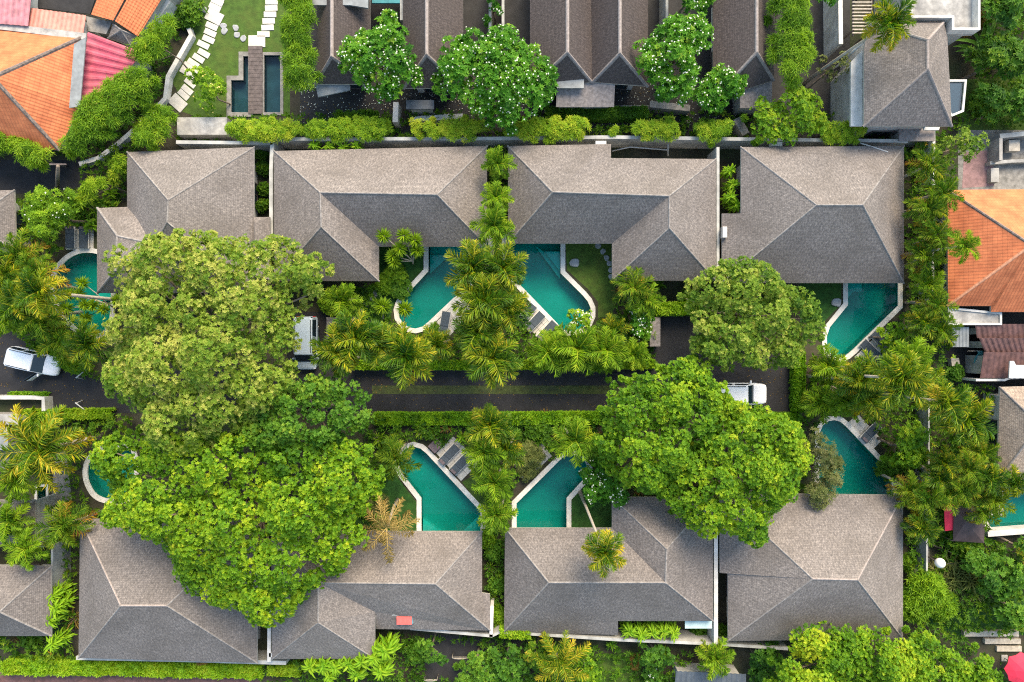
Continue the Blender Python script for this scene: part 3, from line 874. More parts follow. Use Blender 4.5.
def house(label, Vpx, faces, ridges, name='villa', cat='villa', mat='shingle', rmat='ridge', wallmat='white', fascia='fascia', inset=.75, group=None, windows=True, th=.16, rr=.06):
    Vw = [W(*v) for v in Vpx]
    xs = [v.x for v in Vw]; ys = [v.y for v in Vw]
    c = Vector(((min(xs) + max(xs)) / 2, (min(ys) + max(ys)) / 2, 0))
    root = thing(name, label, cat, c, 0, group)
    roof, loop = roof_part(Vw, faces, ridges, root, c, mat, fascia, rmat, th, rr)
    zmin = min(p.z for p in loop)
    o2 = offset_poly(ccw([(p.x, p.y) for p in loop]), -inset)
    top = zmin - .02
    k = len(o2)
    vv = [(p.x, p.y, -.05) for p in o2] + [(p.x, p.y, top) for p in o2]
    ff = [(i, (i + 1) % k, (i + 1) % k + k, i + k) for i in range(k)] + [tuple(range(k, 2 * k))]
    mk('wall', vv, ff, M[wallmat], root)
    if windows:
        for i in range(k):
            a, b = o2[i], o2[(i + 1) % k]
            l = (b - a).length
            if l < 2.6: continue
            nwin = max(1, int(l // 4.2))
            d = (b - a) / l; nn = Vector((d.y, -d.x)); ang = math.atan2(d.y, d.x)
            for q in range(nwin):
                m_ = a + d * l * (q + .5) / nwin
                wv, wf = [], []
                parts = []
                for (sx, sz, ox, oz) in ((1.9, .09, 0, .95), (1.9, .09, 0, -.95), (.09, 1.81, .905, 0), (.09, 1.81, -.905, 0), (.06, 1.81, 0, 0)):
                    parts.append(box_geo(sx, .09, sz, (m_.x + d.x * ox + nn.x * .045, m_.y + d.y * ox + nn.y * .045, 1.15 + oz), ang))
                wv, wf = join_geo(parts)
                wo = mk('window', wv, wf, M['wood'], root)
                v2, f2 = box_geo(1.72, .03, 1.81, (m_.x + nn.x * .03, m_.y + nn.y * .03, 1.15), ang)
                mk('pane', v2, f2, M['winglass'], wo)
    return root

def ribbed_geo(c4, n, amp=.035, th=.03):
    """profiled metal sheet between four corners a,b (one eave) and d,c (other); ribs run from a-b to d-c"""
    a, b, c, d = [Vector(p) for p in c4]
    V, Fc = [], []
    up = (b - a).cross(d - a).normalized()
    if up.z < 0: up = -up
    m = n * 4
    for i in range(m + 1):
        t = i / m
        o = up * (amp if i % 4 in (1, 2) else 0)
        V += [a.lerp(b, t) + o, d.lerp(c, t) + o]
    k = len(V)
    V += [v - up * th for v in V]
    for i in range(m):
        q = i * 2
        Fc += [(q, q + 2, q + 3, q + 1), (q + k, q + 1 + k, q + 3 + k, q + 2 + k), (q, q + k, q + 2 + k, q + 2), (q + 1, q + 3, q + 3 + k, q + 1 + k)]
    Fc += [(0, 1, 1 + k, k), (2 * m, 2 * m + k, 2 * m + 1 + k, 2 * m + 1)]
    return V, Fc

def lean_to(label, c4px, n, mat, name='shed', cat='shed', wallmat='render', amp=.035, group=None, walls=True):
    c4 = [W(*p) for p in c4px]
    c = sum(c4, Vector((0, 0, 0))) / 4; c.z = 0
    root = thing(name, label, cat, c, 0, group)
    v, f = ribbed_geo(sh(c4, c), n, amp)
    mk('roof', v, f, M[mat], root)
    if walls:
        zt = min(p.z for p in c4) - .06
        o2 = offset_poly(ccw([(p.x, p.y) for p in sh(c4, c)]), -.3)
        k = len(o2)
        vv = [(p.x, p.y, -.05) for p in o2] + [(p.x, p.y, zt) for p in o2]
        mk('wall', vv, [(i, (i + 1) % k, (i + 1) % k + k, i + k) for i in range(k)] + [tuple(range(k, 2 * k))], M[wallmat], root)
    return root

def slab(label, pts, z, th, mat, name='canopy', cat='canopy', wallmat='render', group=None, parapet=0.0, pmat='white', walls=True):
    p = [W(x, y, z) for x, y in pts]
    c = sum(p, Vector((0, 0, 0))) / len(p); c.z = 0
    root = thing(name, label, cat, c, 0, group)
    q = ccw([(v.x, v.y) for v in sh(p, c)]); k = len(q)
    vv = [(x, y, z - th) for x, y in q] + [(x, y, z) for x, y in q]
    ff = [(i, (i + 1) % k, (i + 1) % k + k, i + k) for i in range(k)] + [tuple(range(k, 2 * k)), tuple(range(k))[::-1]]
    mk('slab', vv, ff, M[mat], root)
    if walls:
        o2 = offset_poly(q, -.25)
        vv = [(p_[0], p_[1], -.05) for p_ in o2] + [(p_[0], p_[1], z - th - .002) for p_ in o2]
        mk('wall', vv, [(i, (i + 1) % k, (i + 1) % k + k, i + k) for i in range(k)] + [tuple(range(k, 2 * k))], M[wallmat], root)
    if parapet:
        o2 = offset_poly(q, -.16); vv = []
        for zz in (z + .002, z + parapet):
            vv += [(x, y, zz) for x, y in q] + [(x[0], x[1], zz) for x in o2]
        ff = []
        for i in range(k):
            j = (i + 1) % k
            ff += [(i, j, 2 * k + j, 2 * k + i), (k + j, k + i, 3 * k + i, 3 * k + j), (2 * k + i, 2 * k + j, 3 * k + j, 3 * k + i)]
        mk('parapet', vv, ff, M[pmat], root)
    return root

def wall(label, pts, h, th=.28, mat='white', name='boundary_wall', cap=None, group=None, cat='wall'):
    """pts are pixels of the wall's top"""
    w = [W(x, y, h) for x, y in pts]
    c = w[0].copy(); c.z = 0
    root_geo = []
    n = len(w); L, Rr = [], []
    for i in range(n):
        d = (w[min(i + 1, n - 1)] - w[max(i - 1, 0)]); d.z = 0; d.normalize()
        s = Vector((-d.y, d.x, 0))
        L.append(w[i] + s * th / 2 - c); Rr.append(w[i] - s * th / 2 - c)
    V = []
    for a, b in zip(L, Rr):
        V += [Vector((a.x, a.y, -.05)), Vector((b.x, b.y, -.05)), Vector((b.x, b.y, h)), Vector((a.x, a.y, h))]
    Fc = []
    for i in range(n - 1):
        a = i * 4; b = a + 4
        for k in range(4):
            Fc.append((a + k, a + (k + 1) % 4, b + (k + 1) % 4, b + k))
    Fc += [(3, 2, 1, 0), ((n - 1) * 4, (n - 1) * 4 + 1, (n - 1) * 4 + 2, (n - 1) * 4 + 3)]
    bm_ = mk(name, V, Fc, M[mat])
    bm_.location = c
    fix_normals(bm_)
    return tag(bm_, label, cat, group)

def fix_normals(o):
    bm = bmesh.new(); bm.from_mesh(o.data); bmesh.ops.recalc_face_normals(bm, faces=bm.faces); bm.to_mesh(o.data); bm.free()

POOLS = []
def pool_poly(pts, sm=0):
    p = [(W(x, y, 0).x, W(x, y, 0).y) for x, y in pts]
    if sm: p = smooth_poly(p, sm)
    return ccw(p)

def pool(label, pts, cop=.34, sm=0, steps=(), depth=1.2, name='swimming_pool', water='water', tile='pooltile', cmat='coping', wz=-.10, cat='pool'):
    p = pool_poly(pts, sm)
    k = len(p)
    cx = sum(a[0] for a in p) / k; cy = sum(a[1] for a in p) / k
    c = Vector((cx, cy, 0))
    root = thing(name, label, cat, c)
    q = [(a[0] - cx, a[1] - cy) for a in p]
    POOLS.append(p)
    o1 = offset_poly(q, .0); o2 = offset_poly(q, cop)
    EXCL.append([(a[0] + cx, a[1] + cy) for a in offset_poly(q, cop + .12)])
    # basin: floor and sides
    fl = [Vector((a[0], a[1], 0)) for a in q]
    tris = [t for t in tessellate_polygon([fl])]
    V = [(a[0], a[1], .03) for a in q] + [(a[0], a[1], -depth) for a in q]
    ff = [((i + 1) % k, i, i + k, (i + 1) % k + k) for i in range(k)]
    for t in tris:
        a, b, d = (fl[i] for i in t)
        t = t if (b - a).cross(d - a).z > 0 else t[::-1]
        ff.append(tuple(i + k for i in t))
    mk('basin', V, ff, M[tile], root)
    wv = [(a[0], a[1], wz) for a in q]
    wf = []
    for t in tris:
        a, b, d = (fl[i] for i in t)
        wf.append(t if (b - a).cross(d - a).z > 0 else t[::-1])
    mk('water', wv, wf, M[water], root)
    # coping: a raised ring of stone
    vv = []
    for zz, o in ((.004, o2), (.085, o2), (.085, offset_poly(q, -.04)), (-.05, offset_poly(q, -.04))):
        vv += [(a[0], a[1], zz) for a in o]
    ff = []
    for r_ in range(3):
        for i in range(k):
            j = (i + 1) % k
            ff.append((r_ * k + i, r_ * k + j, (r_ + 1) * k + j, (r_ + 1) * k + i))
    mk('coping', vv, ff, M[cmat], root)
    for sp, dz in steps:
        s = pool_poly(sp); n = len(s)
        s = [(a[0] - cx, a[1] - cy) for a in s]
        V = [(a[0], a[1], -depth + .01) for a in s] + [(a[0], a[1], -dz) for a in s]
        mk('step', V, [(i, (i + 1) % n, (i + 1) % n + n, i + n) for i in range(n)] + [tuple(range(n, 2 * n))], M['poolstep'], root)
    return root

# ------------------------------------------------------------------ pools (cut out of the ground)
pool('kidney shaped teal pool beside the big olive tree, two dark sunbeds at its head',
     [(100, 254), (90, 252), (78, 253), (66, 260), (57, 271), (54, 283), (55, 296), (60, 308), (68, 320), (80, 331), (95, 336), (108, 330), (112, 310), (112, 262)], sm=2,
     steps=[([(92, 254), (112, 254), (112, 300), (92, 300)], .75)])
pool('teal pool with rounded tip reaching down-left, left of the central column of palms',
     [(428, 240), (428, 271), (405, 296), (400, 303), (398, 310), (399, 318), (403, 324), (409, 328), (416, 329), (423, 327), (429, 322), (489, 265), (489, 240)], sm=0,
     steps=[([(429, 240), (489, 240), (489, 254), (429, 254)], .9), ([(429, 254), (449, 254), (429, 273)], .6)])
pool('bright teal pool with rounded tip reaching down-right, beside a lawn and slate loungers',
     [(506, 238), (561, 238), (561, 273), (583, 295), (588, 301), (591, 308), (591, 316), (588, 323), (583, 328), (576, 331), (569, 332), (563, 330), (506, 271)], sm=0,
     steps=[([(545, 251), (560.5, 251), (560.5, 271)], .35), ([(535, 244), (545, 251), (560.5, 271), (560.5, 278)], .8)])
pool('teal pool with tree reflections below the square hipped villa',
     [(847, 278), (898, 278), (898, 306), (853, 350), (847, 355), (840, 358), (833, 357), (828, 352), (826, 345), (826, 336), (829, 327), (847, 305)], sm=0,
     steps=[([(848, 278), (866, 278), (866, 291), (848, 291)], .7), ([(848, 291), (856, 291), (848, 302)], .5)])
pool('round ended teal pool mostly hidden under the lime green tree',
     [(118, 447), (104, 449), (94, 455), (88, 464), (87, 475), (90, 486), (97, 496), (110, 500), (135, 500), (135, 447)], sm=2)
pool('deep green pool with rounded upper end, two loungers along its right side',
     [(399, 466), (399, 458), (402, 451), (407, 447.5), (414, 446), (421, 448), (427, 453), (481, 511), (481, 540), (421, 540), (421, 498), (403, 475)], sm=0,
     steps=[([(422, 520), (448, 540), (422, 540)], .6), ([(480, 516), (480, 540), (456, 540)], .6)])
pool('teal pool narrowing up-right toward a yellow green palm, below the road',
     [(516, 540), (516, 503), (556, 463), (562, 457), (570, 454), (579, 455), (585, 460), (588, 468), (586, 477), (567, 498), (567, 540)], sm=0)
pool('dark teal pool with pointed right side above the lower right villa',
     [(819, 432), (822, 425), (828, 420.5), (834, 419.5), (840, 421), (846, 426), (892, 474), (892, 502), (818, 502)], sm=0)
pool('blue green pool at the lower right edge by the dark tent',
     [(1003, 489), (1080, 486), (1080, 523), (990, 528), (986, 520), (993, 513), (1003, 516)], sm=0)
pool('narrow blue pool strip beside the grey roof at the lower left edge',
     [(37, 486), (47, 486), (47, 545), (37, 545)], cop=.15)
pool('dark garden pond, left basin beside the plank walkway', [(249, 56), (243, 56), (243, 80), (231, 80), (231, 113), (249, 113)], cop=.32, depth=.7, name='garden_pond', water='pondwater', tile='pondtile', cmat='stonewall', cat='pond')
pool('dark garden pond, right basin beside the bamboo screen', [(264, 55), (281, 55), (281, 113), (264, 113)], cop=.20, depth=.7, name='garden_pond', water='pondwater', tile='pondtile', cmat='stonewall', cat='pond')

G = 160
ground = sheet('ground', [(-G, -G), (G, -G), (G, G), (-G, G)], 0.0, M['soil'], holes=POOLS)

def flat(name, pts, z, mat, excl=False, sm=0):
    p = [(W(x, y, 0).x, W(x, y, 0).y) for x, y in pts]
    if sm: p = smooth_poly(p, sm)
    if excl: EXCL.append(p)
    holes = [h for h in POOLS if pip(np.array(h), p).all()]
    return sheet(name, p, z, M[mat], holes=holes)

# ------------------------------------------------------------------ roads, lawns, courts
flat('road', [(-120, 316), (0, 324), (16, 332), (32, 345), (52, 362), (75, 374), (100, 380), (135, 366), (286, 366), (290, 312), (346, 312), (348, 366), (654, 366), (654, 312), (698, 312), (700, 350), (800, 345), (800, 413), (42, 413), (42, 399), (-120, 399)], .004, 'asphalt', True)
flat('grass_strip', [(372, 385.5), (640, 385.5), (640, 394), (372, 394)], .010, 'moss')
flat('road_edge_strip', [(372, 411), (800, 411), (800, 415), (372, 415)], .011, 'moss')
flat('alley', [(-80, 160), (88, 160), (84, 192), (-80, 196)], .004, 'asphalt', True)
flat('bottom_lane', [(-120, 670), (262, 670), (262, 760), (-120, 760)], .004, 'brown_tin', True)
flat('lawn', [(565, 235), (614, 235), (616, 300), (612, 316), (598, 318), (598, 302), (588, 289), (567, 270)], .006, 'lawn', True)
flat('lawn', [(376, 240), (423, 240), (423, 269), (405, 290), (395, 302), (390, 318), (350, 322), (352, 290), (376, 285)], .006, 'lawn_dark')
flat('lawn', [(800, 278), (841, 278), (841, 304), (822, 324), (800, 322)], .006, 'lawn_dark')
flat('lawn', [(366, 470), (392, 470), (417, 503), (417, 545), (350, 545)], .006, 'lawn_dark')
flat('lawn', [(462, 482), (486, 468), (486, 520), (482, 508)], .006, 'lawn', True)
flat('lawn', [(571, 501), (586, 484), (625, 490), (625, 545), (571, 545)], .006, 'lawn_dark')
flat('lawn', [(165, -60), (290, -60), (290, 116), (200, 118), (172, 108), (178, 92), (170, 78), (196, 34), (165, -5)], .006, 'lawn', True)
flat('lawn', [(590, 655), (640, 652), (645, 760), (590, 760)], .006, 'lawn')
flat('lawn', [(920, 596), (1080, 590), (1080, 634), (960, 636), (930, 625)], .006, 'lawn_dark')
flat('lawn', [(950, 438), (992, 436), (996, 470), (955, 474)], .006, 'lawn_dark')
flat('lawn', [(960, 80), (1090, 70), (1090, 132), (965, 132)], .006, 'lawn')
flat('courtyard', [(300, -60), (850, -60), (850, 150), (300, 138)], .008, 'court')
flat('courtyard', [(425, 634), (520, 640), (520, 700), (425, 700)], .008, 'court')
EXCL.append([(W(x, y).x, W(x, y).y) for x, y in [(428, 636), (482, 640), (482, 674), (428, 674)]])
flat('courtyard', [(718, 640), (790, 646), (780, 760), (680, 760), (680, 660)], .008, 'soil')
flat('courtyard', [(940, 300), (1110, 300), (1110, 480), (984, 480), (984, 384), (940, 384)], .008, 'court')
flat('courtyard', [(958, 130), (1090, 130), (1090, 200), (958, 200)], .008, 'stonewall', True)
flat('courtyard', [(-80, 412), (26, 412), (26, 470), (-80, 470)], .009, 'stonewall', True)
flat('patio', [(964, 152), (992, 150), (994, 186), (962, 188)], .014, 'pinkpave')
flat('garden_path', [(54, 455), (66, 450), (72, 500), (52, 505)], .010, 'stonewall', True)
flat('garden_path', [(912, 515), (928, 515), (930, 575), (916, 580)], .010, 'stonewall', True)
EXCL.append([(W(x, y).x, W(x, y).y) for x, y in [(300, -60), (850, -60), (850, 112), (300, 112)]])

# ------------------------------------------------------------------ the eight villas
e = 2.8
V2 = [(274, 151, e), (487, 146, e), (487, 246.6, e), (378.8, 246.6, e), (378.8, 281, e), (274, 281, e), (320, 192.5, 5.7), (437, 194.5, 5.7), (321, 227, 5.7)]
house('grey shingled L shaped villa above the pool left of the central palms', V2, [(0, 1, 7, 6), (1, 2, 7), (2, 3, 6, 7), (6, 3, 4, 8), (8, 4, 5), (0, 6, 8, 5)],
      [(0, 6), (1, 7), (2, 7), (6, 7), (6, 8), (8, 4), (8, 5)])
V3 = [(508, 146, e), (611, 144, e), (611, 158, 3.3), (716, 159, e), (716, 281, e), (612, 280.5, e), (612, 243.5, e), (508, 243.5, e), (552.6, 192, 5.7), (669.4, 195.8, 5.7), (669.4, 228, 5.7)]
house('grey shingled L shaped villa above the bright teal pool and lawn', V3, [(0, 1, 2, 8), (2, 3, 9, 8), (0, 8, 7), (7, 8, 9, 6), (6, 9, 10, 5), (5, 10, 4), (3, 4, 10, 9)],
      [(0, 8), (3, 9), (7, 8), (8, 9), (9, 10), (10, 5), (10, 4)])
V4 = [(741, 147, 3.4), (904, 146, e), (904, 283, e), (722, 283, e), (722, 213.5, e), (741, 213.5, 3.5), (816.6, 204.8, 6.6), (862.8, 204.8, 6.6)]
house('square grey hipped villa with a short ridge at the right end of the upper row', V4, [(0, 1, 7, 6), (1, 2, 7), (2, 3, 6, 7), (0, 6, 5), (5, 6, 3), (5, 3, 4)], [(0, 6), (1, 7), (2, 7), (3, 6), (6, 7)])
V1 = [(127, 152, e), (254, 147, e), (254, 293, e), (127, 293, e), (168, 200, 6.2), (167, 222, 6.2),
      (97, 208, e), (150, 206, e), (150, 293, e), (97, 293, e), (117, 236, 4.9), (150, 243, 4.9), (115, 270, 4.9)]
house('grey shingled villa half hidden by the olive tree, first of the upper row', V1,
      [(0, 1, 4), (1, 2, 5, 4), (2, 3, 5), (3, 0, 4, 5)], [(0, 4), (1, 4), (4, 5), (5, 3), (5, 2)])
r1 = [o for o in C.objects if o.get('label', '').startswith('grey shingled villa half hidden')][0]
rp, lp = roof_part([W(*V1[i]) for i in range(6, 13)], [(0, 1, 5, 4), (1, 2, 5), (2, 3, 6), (3, 0, 4, 6), (4, 5, 2, 6)], [(0, 4), (3, 6), (4, 6), (4, 5)], r1, r1.location)
rp, lp = roof_part([W(254, 217, e), W(270, 217, e), W(270, 280, e), W(254, 280, e), W(254.5, 222, 3.4), W(254.5, 275, 3.4)], [(0, 1, 4), (1, 2, 5, 4), (2, 3, 5), (3, 0, 4, 5)], [], r1, r1.location)
lv = [W(108, 219, 2.8), W(150, 219, 2.8), W(150, 283, 2.8), W(108, 283, 2.8)]
lv = ccw([(p.x - r1.location.x, p.y - r1.location.y) for p in lv])
mk('wall', [(x, y, -.05) for x, y in lv] + [(x, y, 2.7) for x, y in lv], [(i, (i + 1) % 4, (i + 1) % 4 + 4, i + 4) for i in range(4)] + [(4, 5, 6, 7)], M['white'], r1)
V5 = [(80, 519, e), (257, 520, e), (257, 663, e), (78.5, 658, e), (120.6, 605.8, 6.4), (166.8, 605.8, 6.4)]
house('grey hipped villa at the left end of the lower row, under the lime tree', V5, [(0, 1, 5, 4), (1, 2, 5), (2, 3, 4, 5), (3, 0, 4)], [(0, 4, 'ridge_pink'), (1, 5), (2, 5), (3, 4), (4, 5, 'ridge_pink')])
V6 = [(271, 531, e), (482, 531.5, e), (482, 593, 2.75), (490, 594, 2.5), (490, 630.5, 2.5), (375, 629, 2.6), (375, 612, 3.5), (375, 659, e), (272, 659, e), (318, 582.7, 5.6), (435.3, 584, 5.6), (318, 622.5, 5.6)]
house('grey shingled L shaped villa below the deep green pool with two loungers', V6, [(0, 1, 10, 9), (1, 2, 3, 4, 10), (9, 10, 4, 5, 6), (9, 6, 7, 11), (11, 7, 8), (0, 9, 11, 8)],
      [(0, 9), (1, 10), (4, 10), (9, 10), (9, 11), (11, 7), (11, 8)])
V7 = [(505, 528, e), (612, 528, e), (612, 497, e), (713, 497, e), (713, 621, 3.05), (618, 621, 3.05), (618, 635, 2.15), (504, 632, 2.2), (548.8, 582.7, 5.7), (665.5, 582.7, 5.7), (666.8, 549, 5.7)]
house('grey shingled L shaped villa with a palm crown over its roof in the lower row', V7, [(0, 1, 9, 8), (1, 2, 10, 9), (2, 3, 10), (3, 4, 9, 10), (9, 4, 5, 8), (8, 5, 6, 7), (7, 0, 8)],
      [(0, 8), (7, 8), (8, 9), (9, 10), (10, 2), (10, 3), (9, 4)])
V8 = [(720, 493, e), (903, 495, e), (903, 639, e), (728, 641, e), (728, 573, 3.0), (720, 573, e), (812.8, 578.9, 6.6), (857.7, 580, 6.6)]
house('square grey hipped villa with a short ridge at the right end of the lower row', V8, [(0, 1, 7, 6), (1, 2, 7), (2, 3, 6, 7), (0, 6, 5), (5, 6, 4), (4, 6, 3)], [(0, 6), (1, 7, 'ridge_pink'), (2, 7), (3, 6), (6, 7, 'ridge_pink')])

# ------------------------------------------------------------------ dark roofed compound along the top
def gable(label, x0, x1, rx, y1, ry, yb, e_=3.1, r_=5.2, group='dark shingled houses along the top edge', xl=None, xr=None):
    V = [(x0, -70, e_), (x1, -70, e_), (xr or x1, y1, e_), (xl or x0, yb, e_), (rx, -60, r_), (rx, ry, r_)]
    return house(label, V, [(0, 4, 5, 3), (1, 2, 5, 4), (5, 2, 3), (0, 1, 4)], [(4, 5, 'ridge_pink'), (5, 2, 'ridge_dark'), (5, 3, 'ridge_dark')], mat='shingle_old', name='house', cat='house', group=group, rr=.11)
gable('dark shingled house beside the bamboo screen, pale slab at its top end', 319, 370, 331.5, 84, 56, 84, xl=315)
gable('dark shingled house behind the two round white flowered trees', 403, 463, 426.5, 88, 54, 88)
gable('dark shingled house with the pale ridge to the right of the large white flowered tree', 530, 590.5, 567.5, 82, 52, 88, xr=592)
gable('dark shingled house left of the lobed white flowered tree, right half of the double roof', 590.6, 648, 620, 86, 53, 82, xl=592.2)
gable('dark shingled house beside the tall bamboo column', 713, 774, 757, 80, 52, 100)
lean_to('grey roofed porch under the double ridge house', [(557, 82, 3.0), (615, 82, 3.0), (614, 107, 2.5), (556, 107, 2.5)], 9, 'ridge_dark', name='porch', cat='porch', amp=.02)
lean_to('grey roofed porch in front of the house by the bamboo column', [(740, 76, 2.9), (772, 76, 2.9), (772, 108, 2.5), (740, 108, 2.5)], 6, 'ridge_dark', name='porch', cat='porch', amp=.02)
slab('blue grey slab roof below the house by the bamboo screen', [(315, 82), (350, 82), (350, 90), (318, 97)], 2.8, .15, 'grey_tin', walls=False)
slab('blue grey slab between the two round flowered trees', [(406, 100), (434, 100), (434, 109), (406, 109)], 2.4, .15, 'slate_tin')
slab('blue grey gutter slab on the double roofed house', [(557, 79), (584, 79), (584, 88), (557, 88)], 3.35, .12, 'grey_tin', walls=False)
slab('grey slab with a white corner at the top edge by the bamboo', [(312, -40), (368, -40), (368, 8), (350, 5), (312, 5)], 4.6, .2, 'grey_tin', walls=False)
slab('pale flat canopy between the top row houses', [(372, -40), (400, -40), (400, 3), (372, 3)], 2.6, .15, 'teal', walls=False)
wall('pale wall edge beside the house with the round flowered tree', [(402, -30), (402, 20)], 2.6, .3, 'render')
wall('thin pale wall in the dark gap left of the double roofed house', [(490, -30), (490, 36)], 2.4, .2, 'render')
wall('second pale wall in the dark gap next to the double roofed house', [(503, -30), (503, 40)], 2.4, .2, 'render')
wall('pale wall beside the lobed white flowered tree', [(667, -30), (667, 20)], 2.4, .2, 'render')
wall('white wall strip left of the slatted pergola at the top', [(840, -40), (841, 44)], 2.6, .32, 'white')
wall('low white garden wall below the large white flowered tree', [(410, 119), (463, 116)], .8, .4, 'white')
wall('short white gate post wall between the flowered trees', [(396, 102), (395, 122)], 1.6, .4, 'white')
wall('low dark planter wall along the lane behind the villas', [(545, 108), (650, 107)], .9, .3, 'stonewall')
wall('low stone wall under the lobed flowered tree', [(650, 104), (690, 108)], 1.2, .5, 'stonewall')
wall('stone pier near the bamboo column', [(737, 118), (746, 134)], 1.4, .6, 'stonewall')

# ------------------------------------------------------------------ boundary walls of the villas
wall('long pale wall behind the upper row of villas', [(176, 142), (272, 143), (275, 139), (490, 138.5), (612, 137), (740, 139), (908, 141)], 2.4, .26, 'render')
wall('stained pale parapet above the upper left villa', [(177, 126), (227, 126)], 1.6, 1.35, 'concrete')
wall('party wall between the first two upper villas', [(272, 143), (271, 170), (271, 240)], 2.4, .28, 'render')
wall('white party wall right of the L shaped villa with the lawn', [(718, 147), (718, 272)], 2.6, .22, 'render')
wall('pale party wall left of the lower right square villa', [(716, 530), (716, 644)], 2.6, .3, 'white')
wall('long pale wall along the lower villas behind the bottom gardens', [(410, 628.5), (492, 636), (500, 632), (560, 636), (620, 640), (715, 644), (788, 649)], 2.2, .22, 'render')
wall('moss edged wall below the lower left villa', [(76, 658), (180, 660), (286, 663)], 1.8, .3, 'render')
wall('white party wall between the two lower left villas', [(269.5, 600), (269, 662)], 2.4, .28, 'white')
wall('white wall end beside the heliconia bed', [(492, 606), (491, 637)], 2.2, .26, 'white')
wall('pale wall of the side alley left of the orange roof', [(933, 252), (933, 300)], 1.8, .2, 'white')
wall('thin pale wall running down the garden right of the pools', [(929, 396), (929, 470), (927, 500), (927, 575)], 1.8, .12, 'render')
wall('thin white rail wall beside the two storey house', [(934, 130), (934, 185)], 2.0, .2, 'white')
wall('white garden wall at the right edge below the small pool', [(988, 534), (1080, 527)], .9, .45, 'white')
wall('curved white garden wall around the bamboo planter', [(79, 164), (98, 158), (116, 145), (138, 126), (156, 108), (165, 98), (168, 76), (178, 58), (191, 35), (188, 27), (176, 14), (160, -4)], .55, .34, 'white')
wall('white retaining wall beside the upper orange roof', [(140, 36), (152, 18), (166, -2)], 2.0, .9, 'white')
wall('low white wall at the left edge of the car park', [(-60, 397.5), (30, 397.5), (43, 398.5), (43.5, 411)], 1.0, .3, 'white')
wall('wall beside the narrow blue pool', [(36, 500), (36, 545)], 2.4, .2, 'render')
wall('thin wall beside the gap of the lower left villas', [(52, 545), (52, 592)], 2.2, .16, 'render')

# ------------------------------------------------------------------ two storey house, top right
V = [(864, 50, 5.2), (868, 22, 5.2), (944, 22, 5.2), (947.5, 38, 5.2), (952, 126, 5.2), (864, 126, 5.2), (928, 69, 7.6), (928, 40, 7.6)]
house('two storey grey roofed house at the upper right with a palm over it', V, [(0, 1, 7, 6, 5), (1, 2, 7), (2, 3, 4, 6, 7), (4, 5, 6)], [(2, 7, 'ridge_pink'), (6, 7, 'ridge_pink'), (6, 5, 'ridge_dark'), (6, 4, 'ridge_dark'), (1, 7)], name='house', cat='house', inset=.6, rr=.09)
slab('pale flat roof terrace of the house at the upper right', [(905, -40), (974, -40), (974, 34), (946, 34), (946, 22), (905, 22)], 4.9, .3, 'concrete', name='flat_roofed_house', cat='house', parapet=.7)
slab('white balcony ledge along the left side of the two storey house', [(851, 62), (862.5, 50), (862.5, 126), (851, 126)], 3.9, .2, 'white', name='balcony', cat='balcony')
slab('white framed glass canopy on the right side of the two storey house', [(945, 80), (966, 80), (963, 112), (951, 117), (945, 110)], 3.2, .1, 'canopy_glass', walls=False, parapet=.12)
slab('small white ledge below the two storey house', [(924, 127), (940, 127), (939, 130), (924, 130)], 3.0, .15, 'white', walls=False)
slab('grey garage roof below the two storey house', [(899, 127), (935, 127), (935, 141), (899, 141)], 2.5, .15, 'ridge_dark')
pg = thing('pergola', 'dark slatted pergola left of the two storey house', 'pergola', W(862, 15, 0))
for i in range(16):
    p = W(862, -18 + i * 3.4, 2.7) - W(862, 15, 0)
    box('slat', (1.5, .09, .12), p, M['wood_pale'], pg)
for sx in (-.7, .7):
    p0 = W(862, -20, 2.55) - W(862, 15, 0); p1 = W(862, 36, 2.55) - W(862, 15, 0)
    box('beam', (.1, (p0 - p1).length, .16), ((p0 + p1) / 2) + Vector((sx, 0, 0)), M['wood'], pg)
    for q in (.1, .9):
        pp = p0.lerp(p1, q) + Vector((sx, 0, 0))
        box('post', (.1, .1, 2.45), (pp.x, pp.y, 1.225), M['wood'], pg)
rail = [W(842, 62, 2.4), W(870, 36, 5.0)]
lb = thing('railing', 'pale slanting stair railing beside the two storey house', 'railing', (rail[0].x, rail[0].y, 0))
tube('handrail', [rail[0] - Vector((rail[0].x, rail[0].y, 0)), rail[1] - Vector((rail[0].x, rail[0].y, 0))], [.1, .1], M['white'], lb)
for q in (0, .33, .66, 1):
    p = (rail[0].lerp(rail[1], q)) - Vector((rail[0].x, rail[0].y, 0))
    tube('post', [(p.x, p.y, 0), p], [.04, .04], M['white'], lb, 5)

# unfinished yard right of it
wall('low concrete wall of the unfinished yard, left side', [(1001, 138), (1001, 160)], 1.4, .25, 'concrete')
wall('concrete wall along the top of the unfinished yard', [(1000, 136), (1030, 133), (1090, 132)], 1.4, .35, 'grey_tin')
wall('concrete kerb wall across the unfinished yard', [(990, 163), (1012, 161), (1060, 160)], .6, .25, 'concrete')
slab('pale square tank cover inside the unfinished yard', [(1009, 140), (1020, 140), (1020, 151), (1009, 151)], .8, .5, 'wood_pale', name='tank_cover', cat='tank cover', walls=False)
slab('low concrete block beside the pink patio', [(991, 168), (999, 168), (999, 182), (991, 182)], .5, .5, 'concrete', name='concrete_block', cat='block', walls=False)

